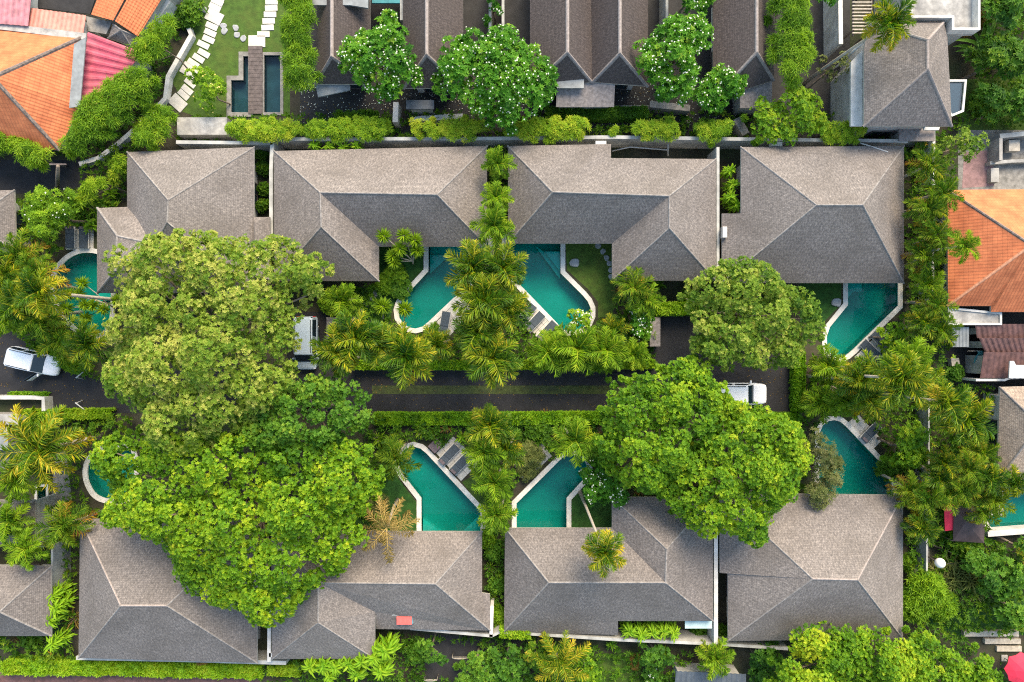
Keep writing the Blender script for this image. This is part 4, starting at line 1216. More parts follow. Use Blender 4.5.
# ------------------------------------------------------------------ orange tiled house, right edge
V = [(947.5, 190, 3.0), (1135, 188, 3.0), (1135, 312, 3.0), (991, 312, 3.0), (991, 306, 3.15), (948, 306, 3.0), (1032, 245, 6.4), (1082, 245, 6.4)]
house('orange tiled hip roof house at the right edge', V, [(0, 1, 7, 6), (1, 2, 7), (2, 3, 6, 7), (3, 4, 6), (4, 5, 6), (5, 0, 6)], [(0, 6, 'ridge_tile'), (5, 6, 'ridge_orange'), (6, 7, 'ridge_tile')], mat='orange', fascia='fascia', name='house', cat='house', rr=.09)
slab('stained concrete slab roof below the orange house', [(947, 307), (1001, 312.5), (1001, 325), (947, 325)], 2.6, .2, 'concrete', name='flat_roof_annex', cat='annex', parapet=.12)
lean_to('grey tin lean-to below the stained slab', [(952, 327, 2.3), (969, 327, 2.3), (969, 347, 2.0), (952, 347, 2.0)], 5, 'grey_tin')
lean_to('long brown rusty tin roof at the right edge, upper strip', [(975, 324, 2.6), (1100, 324, 2.6), (1100, 338, 2.3), (977, 338, 2.3)], 24, 'brown_tin')
lean_to('rusty red brown tin roof at the right edge, middle strip', [(979, 338, 2.8), (1100, 338, 2.8), (1100, 352, 2.4), (985, 352, 2.4)], 22, 'brown_tin')
lean_to('dark brown tin roof beside the hanging teal cloth', [(984, 352, 2.7), (1100, 352, 2.7), (1100, 378, 2.2), (980, 378, 2.2)], 22, 'brown_tin')
wall('white gutter wall below the brown tin roofs', [(976, 380), (1005, 380), (1010, 378), (1080, 376)], 2.2, .18, 'white')
slab('white water tank stand on the brown tin roof', [(1010, 361), (1014, 361), (1016, 365), (1080, 365), (1080, 378), (1009, 378)], 3.2, .12, 'white', name='tank_stand', cat='stand', walls=False)
slab('pale stone bench in the alley by the clothes line', [(951, 358), (959, 358), (960, 366), (952, 366)], .6, .5, 'wood_pale', name='stone_bench', cat='bench', walls=False)
cl = thing('clothes_line', 'clothes line with posts in the alley by the brown tin roofs', 'clothes line', W(976, 352, 0))
c0 = W(976, 352, 0)
for q in (968, 986):
    tube('post', [W(q, 351, 0) - c0, W(q, 351, 1.9) - c0], [.03, .03], M['rim'], cl, 5)
tube('line', [W(968, 351, 1.85) - c0, W(986, 351, 1.85) - c0], [.012, .012], M['white'], cl, 4)
tw = W(977, 357, 1.2)
cloth = []
for i in range(7):
    for j in range(7):
        cloth.append((.06 * math.sin(i * 1.4 + j * .5) + (j - 3) * .09, (i - 3) * -.17 * (1 if i < 6 else .95), .5 - .12 * abs(i - 1.0) + .05 * math.sin(j * 1.9)))
tag(mk('towel', cloth + [(x, y, z - .02) for x, y, z in cloth], [(i * 7 + j, (i + 1) * 7 + j, (i + 1) * 7 + j + 1, i * 7 + j + 1) for i in range(6) for j in range(6)] + [(49 + i * 7 + j, 49 + i * 7 + j + 1, 49 + (i + 1) * 7 + j + 1, 49 + (i + 1) * 7 + j) for i in range(6) for j in range(6)], M['teal'], None, True), 'teal cloth hanging on the clothes line', 'towel').location = tw
V = [(1000, 387, 3.0), (1110, 384, 3.0), (1110, 482, 3.0), (997, 482, 3.0), (1040, 425, 5.2), (1080, 425, 5.2)]
house('pale straw coloured roof at the right edge below the alley', V, [(0, 1, 5, 4), (1, 2, 5), (2, 3, 4, 5), (3, 0, 4)], [(0, 4, 'ridge_dark'), (3, 4), (4, 5)], mat='shingle_pale', name='house', cat='house')

# ------------------------------------------------------------------ red roofed houses, top left
V = [(-130, 18, 3.2), (86, 35, 3.2), (80, 106, 3.2), (59, 150, 3.2), (-140, 140, 3.2), (-8, 77, 6.6), (-70, 74, 6.6)]
house('big orange tiled house at the upper left corner', V, [(0, 1, 5, 6), (1, 2, 3, 5), (3, 4, 6, 5), (4, 0, 6)], [(1, 5, 'ridge_tile'), (3, 5, 'ridge_tile'), (5, 6, 'ridge_tile')], mat='orange', name='house', cat='house', rr=.13)
slab('grey gutter strip along the right eave of the big orange house', [(74, 44), (86, 37), (80, 106), (69, 108)], 4.05, .1, 'grey_tin', name='gutter_roof', cat='gutter', walls=False)
wall('pale parapet along the top eave of the big orange house', [(-60, 19), (0, 26), (86, 36.5)], 3.45, .5, 'concrete')
lean_to('magenta pink corrugated tin roof beside the big orange house', [(88, 32, 3.3), (80, 108, 3.3), (112, 100, 2.9), (141, 52, 2.9)], 9, 'pink_tin', amp=.06)
lean_to('faded purple pink tin roof at the top left corner', [(-60, -30, 3.2), (34, -30, 3.2), (28, 26, 3.6), (-60, 19, 3.6)], 16, 'faded_pink')
lean_to('salmon pink tin roof above the big orange house', [(31, 8, 3.0), (86, 15.5, 3.0), (83, 34.5, 3.3), (27.5, 26, 3.3)], 12, 'salmon')
V = [(104, -20, 3.2), (136, -20, 3.2), (113, 20.5, 3.0), (91, 14.5, 3.0), (108, -25, 3.9)]
lean_to('small orange tiled roof at the top edge, left half of the pair', [(91, 14.5, 3.0), (113, 20.5, 3.2), (140, -30, 3.2), (112, -38, 3.0)], 7, 'orange', name='house', cat='house', amp=.04)
lean_to('orange tiled roof at the top edge, right half of the pair', [(115, 21, 3.3), (138, 36.5, 3.0), (177, -26, 3.0), (143, -30, 3.3)], 8, 'orange', name='house', cat='house', amp=.04)
for o in C.objects:
    if o.name.startswith('roof') and o.parent and o.parent.get('label', '').find('orange tiled roof at the top') >= 0 or (o.name.startswith('roof') and o.parent and o.parent.get('label', '').startswith('small orange')):
        slope_uv(o.data)
V = [(113, 24, 2.7), (136, 36, 2.7), (131, 46, 2.4), (108, 38, 2.4), (121, 30, 3.2)]
house('small grey pyramid roof between pink and orange tin roofs', V, [(0, 1, 4), (1, 2, 4), (2, 3, 4), (3, 0, 4)], [(4, 3), (4, 2), (4, 0), (4, 1)], mat='shingle', name='house', cat='house', inset=.2, windows=False)
slab('dark rusty flat roof between the red houses', [(86, 16), (112, 22), (106, 34), (88, 31)], 2.4, .1, 'stonewall', name='flat_roof_annex', cat='annex')
slab('dark flat roof at the top edge between the pink and orange roofs', [(33, -40), (108, -40), (90, 14), (32, 7)], 2.2, .1, 'court', name='flat_roof_annex', cat='annex')

# left edge roofs
V = [(-90, 192, 2.8), (14, 190, 2.8), (16, 252, 2.8), (-90, 255, 2.8), (-40, 220, 4.6), (-30, 220, 4.6)]
house('grey shingled roof at the left edge above the jungle palms', V, [(0, 1, 5, 4), (1, 2, 5), (2, 3, 4, 5), (3, 0, 4)], [(1, 5), (2, 5)], name='house', cat='house')
V = [(-90, 500, 2.8), (35, 500, 2.8), (35, 545, 2.8), (-90, 545, 2.8), (-50, 525, 4.4), (-10, 525, 4.4)]
house('grey shingled roof at the left edge beside the narrow blue pool', V, [(0, 1, 5, 4), (1, 2, 5), (2, 3, 4, 5), (3, 0, 4)], [(1, 5), (2, 5)], name='house', cat='house')
V = [(-110, 566, 2.8), (51, 566, 2.8), (51, 636, 2.8), (-110, 636, 2.8), (-60, 612, 5.2), (-1, 612, 5.2)]
house('grey hipped roof at the lower left corner', V, [(0, 1, 5, 4), (1, 2, 5), (2, 3, 4, 5), (3, 0, 4)], [(1, 5), (2, 5), (4, 5)], name='house', cat='house')
slab('white mottled slab roof at the left edge below the car park', [(-40, 414), (19, 414), (19, 425), (-40, 425)], 2.2, .2, 'concrete', name='canopy', cat='canopy')
slab('grey shed roof at the left edge under the coconut palm', [(-40, 427), (8, 427), (8, 450), (-40, 450)], 2.0, .15, 'grey_tin', name='canopy', cat='canopy')
# ------------------------------------------------------------------ paths, decks
def paver_me(name, sx, sy, sz, b=.015):
    v, f = box_geo(sx, sy, sz, (0, 0, sz / 2))
    o = mk(name, v, f, M['paver']); bev(o, b, 1)
    me = o.data; bpy.data.objects.remove(o)
    return me
pm, pmb = paver_me('paver', 1.0, .46, .07), paver_me('paver', 1.35, .95, .07)
def paver_path(label, items, deg0):
    c0 = W(items[0][0], items[0][1], 0)
    root = thing('garden_path', label, 'path', c0); root['kind'] = 'structure'
    for it in items:
        o = link(bpy.data.objects.new('paver', pmb if len(it) > 3 else pm), root)
        o.location = W(it[0], it[1], .004) - c0; o.rotation_euler = (0, 0, R(it[2]))
paver_path('pale stepping pavers winding down the upper left garden', [(222, -9, -25), (219.6, -3.5, -25), (217.5, 2, -25), (215, 7.5, -25), (214.5, 17, -27, 1), (211.9, 26.4, -24), (210.4, 33, -24), (208.7, 39.6, -24), (203.5, 45, -26), (204, 53.5, -30), (198.7, 58.5, -32), (193.4, 63.5, -34), (189.6, 70.5, -30, 1), (190.5, 83, -38), (187.5, 90, -40), (183.8, 95, -42), (178, 103, -42, 1)], 0)
paver_path('pale stepping pavers leading to the pond walkway', [(272.5, -4, 0), (271.7, 2, 0), (271.4, 8.4, 2), (270.2, 14.7, 0), (268.8, 21.3, 2), (267.7, 27.8, 3), (263.6, 34.5, 0), (257, 41.5, 0, 1)], 0)

def round_stone_me(seed):
    rnd = random.Random(seed); n = 12; V = []
    rad = [.27 * rnd.uniform(.85, 1.12) for _ in range(n)]
    for z, k in ((0, 1.0), (.05, 1.0), (.075, .82)):
        V += [(rad[i] * k * math.cos(6.283 * i / n), rad[i] * k * .9 * math.sin(6.283 * i / n), z) for i in range(n)]
    Fc = [(r_ * n + i, r_ * n + (i + 1) % n, (r_ + 1) * n + (i + 1) % n, (r_ + 1) * n + i) for r_ in range(2) for i in range(n)] + [tuple(range(2 * n, 3 * n))]
    me = bpy.data.meshes.new('stepping_stone'); me.from_pydata(V, [], Fc); me.materials.append(M['stepstone']); me.update()
    return me
RS = [round_stone_me(i) for i in range(4)]
def stones(label, pts, s=1.0):
    c0 = W(pts[0][0], pts[0][1], 0)
    root = thing('stepping_stone_path', label, 'path', c0); root['kind'] = 'structure'
    for i, p in enumerate(pts):
        o = link(bpy.data.objects.new('stepping_stone', RS[i % 4]), root)
        o.location = W(p[0], p[1], .012) - c0; o.rotation_euler = (0, 0, i * 1.1); k = s * (p[2] if len(p) > 2 else 1); o.scale = (k, k, 1)
stones('grey round stepping stones beside the second upper villa', [(386, 283), (381, 289), (376, 293), (373, 299), (367, 303), (362, 309), (358.6, 315), (354.5, 320), (350, 325)])
stones('grey round stepping stones along the lawn of the bright teal pool', [(598, 246), (603, 251.5), (606.5, 258), (609.5, 263.5), (611, 270), (611, 277)], .9)
stones('grey round stones on the upper left lawn', [(223.5, 26), (224.5, 31, 1.1), (235.8, 28), (237.2, 35), (243.5, 38.5), (196, 9), (200, 8.5), (204, 10)])
def single_stone(label, px, py, s):
    o = bpy.data.objects.new('garden_stone', RS[1]); C.objects.link(o)
    o.location = W(px, py, .015); o.scale = (s, s, 2.2); tag(o, label, 'stone')
single_stone('round grey stone on the lawn beside the bright teal pool', 574.5, 263, 1.5)
single_stone('round pale stone at the bend of the pool below the square upper villa', 836, 302.5, 1.5)

wk = thing('plank_walkway', 'weathered plank walkway between the two garden ponds', 'walkway', W(256, 79, 0))
y0, y1 = W(256, 46, .1).y, W(256, 114, .1).y
npl = 17
for i in range(npl):
    y = y0 + (y1 - y0) * (i + .5) / npl - wk.location.y
    box('plank', (1.12, abs(y1 - y0) / npl - .02, .06), ((i % 3 - 1) * .01, y, .12), M['wood'], wk)
for sx in (-.5, .5):
    box('joist', (.1, abs(y1 - y0), .07), (sx, (y0 + y1) / 2 - wk.location.y, .055), M['wood'], wk)

def deck(label, quad, n, z=.05, mat='paver', rows=1):
    """rows of pale slabs between four pixel corners a-b (one side) d-c (other)"""
    a, b, c, d = [W(x, y, 0) for x, y in quad]
    c0 = (a + b + c + d) / 4
    root = thing('pool_deck', label, 'deck', c0); root['kind'] = 'structure'
    for i in range(n):
        for j in range(rows):
            t0, t1 = (i + .02) / n, (i + .98) / n; s0, s1 = (j + .02) / rows, (j + .98) / rows
            q = [a.lerp(b, t).lerp(d.lerp(c, t), s) - c0 for t, s in ((t0, s0), (t1, s0), (t1, s1), (t0, s1))]
            q = [Vector((p[0], p[1], 0)) for p in ccw([(p.x, p.y) for p in q])]
            h = z + .004 * ((i * 3 + j) % 3)
            mk('paver', [(p.x, p.y, .004) for p in q] + [(p.x, p.y, h) for p in q], [(0, 1, 5, 4), (1, 2, 6, 5), (2, 3, 7, 6), (3, 0, 4, 7), (4, 5, 6, 7)], M[mat], root)
    EXCL.append([(p.x, p.y) for p in (a, b, c, d)])
deck('pale slab deck with loungers beside the bright teal pool', [(532, 303), (560, 333), (546, 346), (518, 318)], 7, rows=3)
deck('pale slab deck with loungers beside the deep green pool', [(436, 453), (461, 481), (480, 462), (453, 436)], 6, rows=3)
deck('pale deck with two dark sunbeds at the head of the kidney shaped pool', [(66, 229), (94, 229), (94, 250), (66, 250)], 4, rows=3)
deck('pale slab deck below the tree reflection pool', [(854, 357), (884, 328), (894, 338), (866, 368)], 6, rows=2)
deck('pale slab deck above the pool with the pointed right side', [(848, 422), (873, 449), (882, 440), (858, 414)], 5, rows=2)
deck('pale slab deck hidden by plants beside the narrowing pool', [(512, 462), (540, 440), (552, 456), (524, 482)], 5, rows=3)
deck('pale slab terrace behind the pool left of the central palms', [(436, 322), (462, 296), (474, 310), (450, 336)], 5, rows=2)

# ------------------------------------------------------------------ sun loungers
def make_lounger(label, px, py, ang, L=1.85, Wd=.66, mat='cushion', pillow=True, white_frame=True):
    c = W(px, py, .06)
    root = thing('sun_lounger', label, 'sun lounger', (c.x, c.y, .055), R(ang), 'sun loungers by the pools')
    fm = M['white'] if white_frame else M['wood']
    for sy in (-1, 1):
        box('frame_rail', (L, .05, .06), (0, sy * (Wd / 2 + .02), .27), fm, root)
        for sx in (-1, 1):
            box('leg', (.05, .05, .245), (sx * (L / 2 - .15), sy * (Wd / 2 + .02), .1175), fm, root)
    box('frame_slat_panel', (L - .02, Wd - .02, .03), (0, 0, .27), fm, root)
    box('mattress', (L * .64, Wd, .09), (L * .17, 0, .335), M[mat], root, bevel=.03)
    v, f = box_geo(L * .34, Wd, .09)
    o = mk('backrest_cushion', v, f, M[mat], root); bev(o, .03)
    o.location = (-L * .325, 0, .40); o.rotation_euler = (0, R(14), 0)
    if pillow:
        p = box('pillow', (.24, Wd * .7, .09), (0, 0, 0), M['brown_mat' if mat == 'cushion' else 'cushion'], root, bevel=.035)
        p.location = (-L * .42, 0, .50); p.rotation_euler = (0, R(14), 0)
    return root
make_lounger('slate lounger by the bright teal pool, half under the central palms', 526.5, 314, 50)
make_lounger('slate lounger by the bright teal pool, middle of the row of three', 534.5, 322, 47)
make_lounger('slate lounger by the bright teal pool, nearest the yellow green bushes', 547, 331, 47)
make_lounger('slate lounger by the deep green pool, nearer the rounded end', 449.5, 454, 46)
make_lounger('slate lounger by the deep green pool, nearer the heliconia column', 460.5, 463.5, 46)
make_lounger('dark sunbed on the kidney pool deck, next to the bushes', 72.5, 238, -90, 1.75, .68)
make_lounger('dark sunbed on the kidney pool deck, next to the villa roof', 86, 238, -90, 1.75, .68)
make_lounger('dark lounger below the tree reflection pool, nearer the road', 869, 350, 135)
make_lounger('dark lounger below the tree reflection pool, nearer the villa', 879, 341, 135)
make_lounger('dark lounger beside the pool with the pointed right side', 869, 432, -135 + 180)
make_lounger('dark lounger glimpsed between palms behind the left central pool', 445, 323, 80)
# small low table by the deep green pool
tb = thing('side_table', 'low purple brown square table by the deep green pool', 'table', W(436, 445, .05), R(45))
tb.location.z = .05
box('table_top', (.95, .80, .05), (0, 0, .38), M['brown_mat'], tb, bevel=.012)
for sx in (-1, 1):
    for sy in (-1, 1):
        box('leg', (.06, .06, .355), (sx * .4, sy * .33, .1775), M['wood'], tb)

# ------------------------------------------------------------------ cars
def loft(name, st, mat, parent, n=20, pw=4.0):
    """stations (x, half width, z low, z high) lofted as rounded boxes"""
    V, Fc = [], []
    for x, hw, z0, z1 in st:
        zc, hz = (z0 + z1) / 2, (z1 - z0) / 2
        for k in range(n):
            a = 2 * math.pi * (k + .5) / n
            ca, sa = math.cos(a), math.sin(a)
            V.append((x, hw * math.copysign(abs(ca) ** (2 / pw), ca), zc + hz * math.copysign(abs(sa) ** (2 / pw), sa)))
    for i in range(len(st) - 1):
        for k in range(n):
            a = i * n + k; b = i * n + (k + 1) % n
            Fc.append((a, a + n, b + n, b))
    Fc += [tuple(range(n)), tuple(range((len(st) - 1) * n, len(st) * n))[::-1]]
    o = mk(name, V, Fc, mat, parent, smooth=True)
    fix_normals(o)
    return o

def car(label, px, py, ang, L=4.4, Wd=1.78, Hh=1.62, paint='carpaint', open_door=False, van=False):
    c = W(px, py, .8)
    root = thing('parked_car', label, 'car', (c.x, c.y, .006), R(ang))
    h = L / 2; w = Wd / 2
    P = M[paint]; gl = M['carglass']
    loft('body', [(-h, w * .80, .42, .80), (-h + .06, w * .93, .32, .98), (-h + .35, w, .25, 1.02), (-h * .2, w, .22, 1.00), (h * .35, w, .22, .99), (h * .62, w * .97, .24, .94), (h - .25, w * .90, .28, .84), (h - .07, w * .80, .34, .74), (h, w * .66, .42, .64)], P, root)
    # greenhouse: base ring and roof ring
    xb0, xb1 = -h + .10, h * .48
    xr0, xr1 = -h + .28, h * .16
    if van: xb0, xb1, xr0, xr1 = -h + .06, h * .70, -h + .16, h * .42
    zb, zr = .95, Hh - .05
    wb, wr = w * .95, w * .86
    base = [(xb0, -wb, zb), (xb1, -wb * .96, zb - .03), (xb1, wb * .96, zb - .03), (xb0, wb, zb)]
    rf = [(xr0, -wr, zr), (xr1, -wr * .97, zr), (xr1, wr * .97, zr), (xr0, wr, zr)]
    o = mk('cabin', base + rf, [(0, 1, 5, 4), (1, 2, 6, 5), (2, 3, 7, 6), (3, 0, 4, 7), (4, 5, 6, 7)], P, root); 
    bev(o, .06, 2)
    loft('roof_panel', [(xr0 - .06, wr * .80, zr - .05, zr + .02), (xr0 + .06, wr * .98, zr - .05, zr + .05), ((xr0 + xr1) / 2, wr * 1.01, zr - .05, zr + .075), (xr1 - .06, wr * .97, zr - .05, zr + .05), (xr1 + .05, wr * .82, zr - .05, zr + .012)], P, root, pw=5)
    def pane(name, q, ins=.1, off=.018):
        q = [Vector(p) for p in q]; cc = sum(q, Vector()) / 4
        n = (q[1] - q[0]).cross(q[3] - q[0]).normalized()
        if n.dot(cc - Vector((0, 0, 1.2))) < 0: n = -n
        a = [p.lerp(cc, ins) + n * off for p in q]; b = [p - n * .03 for p in a]
        ob = mk(name, a + b, [(0, 1, 2, 3), (7, 6, 5, 4), (0, 4, 5, 1), (1, 5, 6, 2), (2, 6, 7, 3), (3, 7, 4, 0)], gl, root)
        fix_normals(ob)
    pane('windshield', [base[1], base[2], rf[2], rf[1]], .07)
    pane('rear_window', [base[0], rf[0], rf[3], base[3]], .12)
    for s, (b0, b1, r1_, r0_) in ((-1, (base[0], base[1], rf[1], rf[0])), (1, (base[3], base[2], rf[2], rf[3]))):
        B0, B1, R1, R0 = map(Vector, (b0, b1, r1_, r0_))
        pane('side_window', [B0.lerp(B1, .04), B0.lerp(B1, .46), R0.lerp(R1, .5), R0.lerp(R1, .03)], .10)
        pane('side_window', [B0.lerp(B1, .5), B0.lerp(B1, .93), R0.lerp(R1, .97), R0.lerp(R1, .53)], .10)
        m_ = box('side_mirror', (.13, .22, .14), (xb1 - .25, s * (w + .10), 1.0), P, root, bevel=.04)
        box('headlight', (.22, .32, .14), (h - .17, s * w * .62, .66), M['lamp_clear'], root, bevel=.04)
        box('taillight', (.10, .22, .30), (-h + .05, s * w * .74, .80), M['lamp_red'], root, bevel=.03)
        box('roof_rail', (xr1 - xr0 - .3, .04, .05), ((xr0 + xr1) / 2, s * wr * .86, zr + .085), M['blackplastic'], root)
        for x in (-h * .60, h * .62):
            v, f = tube_geo([(x, s * (w - .20), .32), (x, s * (w - .01), .32)], [.32, .32], 16)
            wh = mk('wheel', v, f, M['blackplastic'], root)
            v, f = tube_geo([(x, s * (w - .06), .32), (x, s * (w + .004), .32)], [.20, .19], 12)
            mk('rim', v, f, M['rim'], wh)
    box('grille', (.07, w * .9, .16), (h - .035, 0, .50), M['blackplastic'], root, bevel=.02)
    box('front_bumper', (.20, w * 1.45, .12), (h - .11, 0, .33), M['blackplastic'], root, bevel=.04)
    if open_door:
        d = thing('door', None, None, (h * .30, -w + .02, 0)); del_cat(d); d.parent = root; d.rotation_euler = (0, 0, R(48))
        box('door_panel', (1.05, .07, .62), (-.53, 0, .62), P, d, bevel=.03)
        box('door_glass', (.90, .03, .42), (-.55, 0, 1.16), gl, d, bevel=.01)
    return root
def del_cat(o):
    for k in ('label', 'category'):
        if k in o: del o[k]
car('white wagon with its front door open in the car park', 34, 361.5, -14, L=3.95, Wd=1.66, open_door=True)
car('pale blue white van parked under the olive tree above the road', 306.5, 343, -90, L=4.2, Wd=1.7, Hh=1.8, paint='bluepaint', van=True)
car('white car mostly hidden under the lime tree right of the road', 740, 394, 0, L=4.3, Wd=1.75)

# gate post blocks by the two carports
for lab, px, py, sx, sy in (('dark stone gate pier beside the pale blue van', 332.5, 330, .85, 1.9), ('grey stone gate pier beside the dark driveway', 655, 332, .75, 2.2)):
    c = W(px, py, 1.1)
    pr = thing('gate_pier', lab, 'gate pier', (c.x, c.y, 0))
    box('pier', (sx, sy, 1.05), (0, 0, .525), M['stonewall'], pr, bevel=.02)
    box('cap_stone', (sx + .08, sy + .08, .1), (0, 0, 1.102), M['ridge_dark'], pr, bevel=.02)
# barrier arms beside the road at the left
def sawhorse(label, px, py, ang):
    c = W(px, py, 0)
    r_ = thing('barrier_frame', label, 'barrier', (c.x, c.y, .004), R(ang))
    tube('rail', [(-.55, 0, .8), (.55, 0, .8)], [.05, .05], M['white'], r_, 6)
    for s in (-.5, .5):
        for q in (-.22, .22):
            tube('leg', [(s, q, 0), (s, 0, .8)], [.03, .03], M['white'], r_, 5)
sawhorse('pale metal barrier at the road edge below the fan palm', 87.5, 373, 40)
sawhorse('pale metal barrier by the hedge below the road', 87, 406, -38)

# ------------------------------------------------------------------ small things
c = W(940, 563, 2.2)
gl_ = thing('globe_lamp', 'white globe on a post among the right hand shrubs', 'lamp', (c.x, c.y, 0))
tube('post', [(0, 0, 0), (0, 0, 1.85)], [.05, .04], M['wood'], gl_, 7)
bm = bmesh.new(); bmesh.ops.create_uvsphere(bm, u_segments=24, v_segments=14, radius=.38, matrix=Matrix.Translation((0, 0, 2.2)))
me = bpy.data.meshes.new('globe'); bm.to_mesh(me); bm.free(); me.materials.append(M['globe'])
me.polygons.foreach_set('use_smooth', [True] * len(me.polygons)); link(bpy.data.objects.new('globe', me), gl_)
tube('collar', [(0, 0, 1.8), (0, 0, 1.86)], [.12, .10], M['rim'], gl_, 10)

def umbrella(label, px, py, z, r, mat, n=8):
    c = W(px, py, z)
    u = thing('parasol', label, 'parasol', (c.x, c.y, 0))
    tube('pole', [(0, 0, 0), (0, 0, z)], [.03, .025], M['wood'], u, 7)
    box('base', (.5, .5, .08), (0, 0, .04), M['concrete'], u, bevel=.02)
    for i in range(n):
        a0, a1 = 6.283 * i / n, 6.283 * (i + 1) / n
        top = Vector((0, 0, z))
        m0 = Vector((r * .55 * math.cos(a0), r * .55 * math.sin(a0), z - .22)); m1 = Vector((r * .55 * math.cos(a1), r * .55 * math.sin(a1), z - .22))
        e0 = Vector((r * math.cos(a0), r * math.sin(a0), z - .55)); e1 = Vector((r * math.cos(a1), r * math.sin(a1), z - .55))
        d = Vector((0, 0, -.015))
        mm = (e0 + e1) / 2 * .96 + Vector((0, 0, z * .04 + .05))
        vv = [top, m0, m1, e0, e1, mm]
        mk('panel', vv + [v + d for v in vv], [(0, 1, 2), (1, 3, 5), (1, 5, 2), (2, 5, 4), (6, 8, 7), (7, 11, 9), (7, 8, 11), (8, 10, 11), (3, 9, 11, 5), (5, 11, 10, 4)], M[mat], u)
        tube('rib', [(0, 0, z - .03), m0 + d * 1.5, e0 + d * 1.5], [.012, .01, .008], M['wood'], u, 4)
umbrella('bright red parasol at the lower right corner', 1026, 672, 2.4, 1.3, 'red')

# wooden terrace steps above the parasol
st = thing('timber_steps', 'pale timber terrace steps above the red parasol', 'steps', W(992, 645, 0))
for i, (x0, x1, yy) in enumerate(((964, 1019, 634), (985, 1021, 641.5), (997, 1022, 649))):
    a, b = W(x0, yy, .4 - i * .1), W(x1, yy, .4 - i * .1)
    box('plank', ((b - a).length, .42, .4 - i * .1), Vector((((a + b) / 2).x - st.location.x, a.y - st.location.y, (.4 - i * .1) / 2)), M['wood_pale'], st, bevel=.02)

EXCL.append([(W(x, y).x, W(x, y).y) for x, y in [(955, 628), (1026, 628), (1026, 658), (985, 658)]])
# dark tent with red side awning
def tent():
    c = W(965, 520, 0)
    t = thing('dark_tent', 'dark brown stretched tent by the right edge pool', 'tent', c)
    pts = [(954, 508, 2.6), (962, 500, 2.3), (985, 524, 2.2), (984, 543, 2.0), (953, 541, 2.0)]
    V = sh([W(*p) for p in pts] + [W(966, 522, 3.0)], c)
    k = len(pts)
    mk('canopy', V + [v - Vector((0, 0, .03)) for v in V], [(i, (i + 1) % k, k) for i in range(k)] + [((i + 1) % k + k + 1, i + k + 1, k + k + 1) for i in range(k)] + [(i, i + k + 1, (i + 1) % k + k + 1, (i + 1) % k) for i in range(k)], M['tent'], t)
    for v in V[:k]:
        tube('pole', [(v.x, v.y, 0), v], [.035, .03], M['wood'], t, 6)
    a = thing('red_awning', 'deep red awning strip beside the dark tent', 'awning', W(949, 515, 0))
    c2 = W(949, 515, 0)
    P_ = sh([W(944, 504, 2.3), W(953, 501, 2.5), (W(965, 501, 2.4)), W(955, 508, 2.5), W(954, 530, 2.1), W(945, 531, 1.9)], c2)
    mk('cloth', P_ + [p - Vector((0, 0, .03)) for p in P_], [(0, 1, 3, 5), (1, 2, 3), (3, 4, 5), (11, 9, 7, 6), (9, 8, 7), (11, 10, 9), (0, 6, 7, 1), (1, 7, 8, 2), (2, 8, 9, 3), (3, 9, 10, 4), (4, 10, 11, 5), (5, 11, 6, 0)], M['red'], a)
    for v in (P_[0], P_[2], P_[4], P_[5]):
        tube('pole', [(v.x, v.y, 0), v], [.03, .03], M['wood'], a, 5)
tent()
# fallen timber poles near the globe
for lab, a, b in (('weathered pole lying between the globe and the tent', (933, 545, .5), (975, 562, .7)), ('bare branch pole pointing right from the globe', (944, 564, .8), (982, 560, 1.0)), ('thin dry pole lying below the globe', (940, 575, .4), (972, 600, .5))):
    p, q = W(*a), W(*b)
    o = tube('timber_pole', [Vector((0, 0, 0)), (q - p) * .5 + Vector((0, 0, .05)), q - p], [.06, .055, .035], M['bark'], None, 6)
    o.location = p; tag(o, lab, 'pole')

# red and blue box tower by the lower wall
c = W(404, 621, 3.4)
tw_ = thing('roof_box_tower', 'red topped box with a blue side on posts at the lower villa wall', 'tower', (c.x, c.y, 0))
box('box', (1.15, .62, .5), (0, 0, 3.1), M['redtin'], tw_, bevel=.02)
v = [Vector((.58, .31, 3.3)), Vector((.58, -.31, 3.3)), Vector((.7, -.31, 2.7)), Vector((1.0, .31, 2.9))]
mk('blue_flap', v + [p - Vector((0, 0, .03)) for p in v], [(0, 3, 2, 1), (4, 5, 6, 7), (0, 1, 5, 4), (1, 2, 6, 5), (2, 3, 7, 6), (3, 0, 4, 7)], M['bluetin'], tw_)
for sx in (-.45, .45):
    box('post', (.12, .3, 2.85), (sx, 0, 1.425), M['brown_tin'], tw_)
slab('pale green glass canopy at the corner of the lower villa with the palm', [(685, 621), (712, 621), (712, 628.5), (685, 628.5)], 2.5, .06, 'pale_panel', walls=False)
lean_to('dark slate ribbed shed roof at the bottom edge', [(676, 671, 2.2), (746, 674, 2.2), (746, 720, 1.8), (672, 720, 1.8)], 14, 'slate_tin', amp=.05)

# utility pole in the alley and thin bare poles
c = W(58, 178, 2.0)
up = thing('utility_pole', 'brown wooden utility pole beside the dark alley', 'pole', W(57, 192, 0))
tube('shaft', [(0, 0, 0), W(58, 166, 5.5) - W(57, 192, 0)], [.16, .12], M['bark'], up, 8)
p = W(58, 166, 5.3) - W(57, 192, 0)
box('cross_arm', (1.2, .1, .1), p + Vector((0, .12, 0)), M['wood'], up)

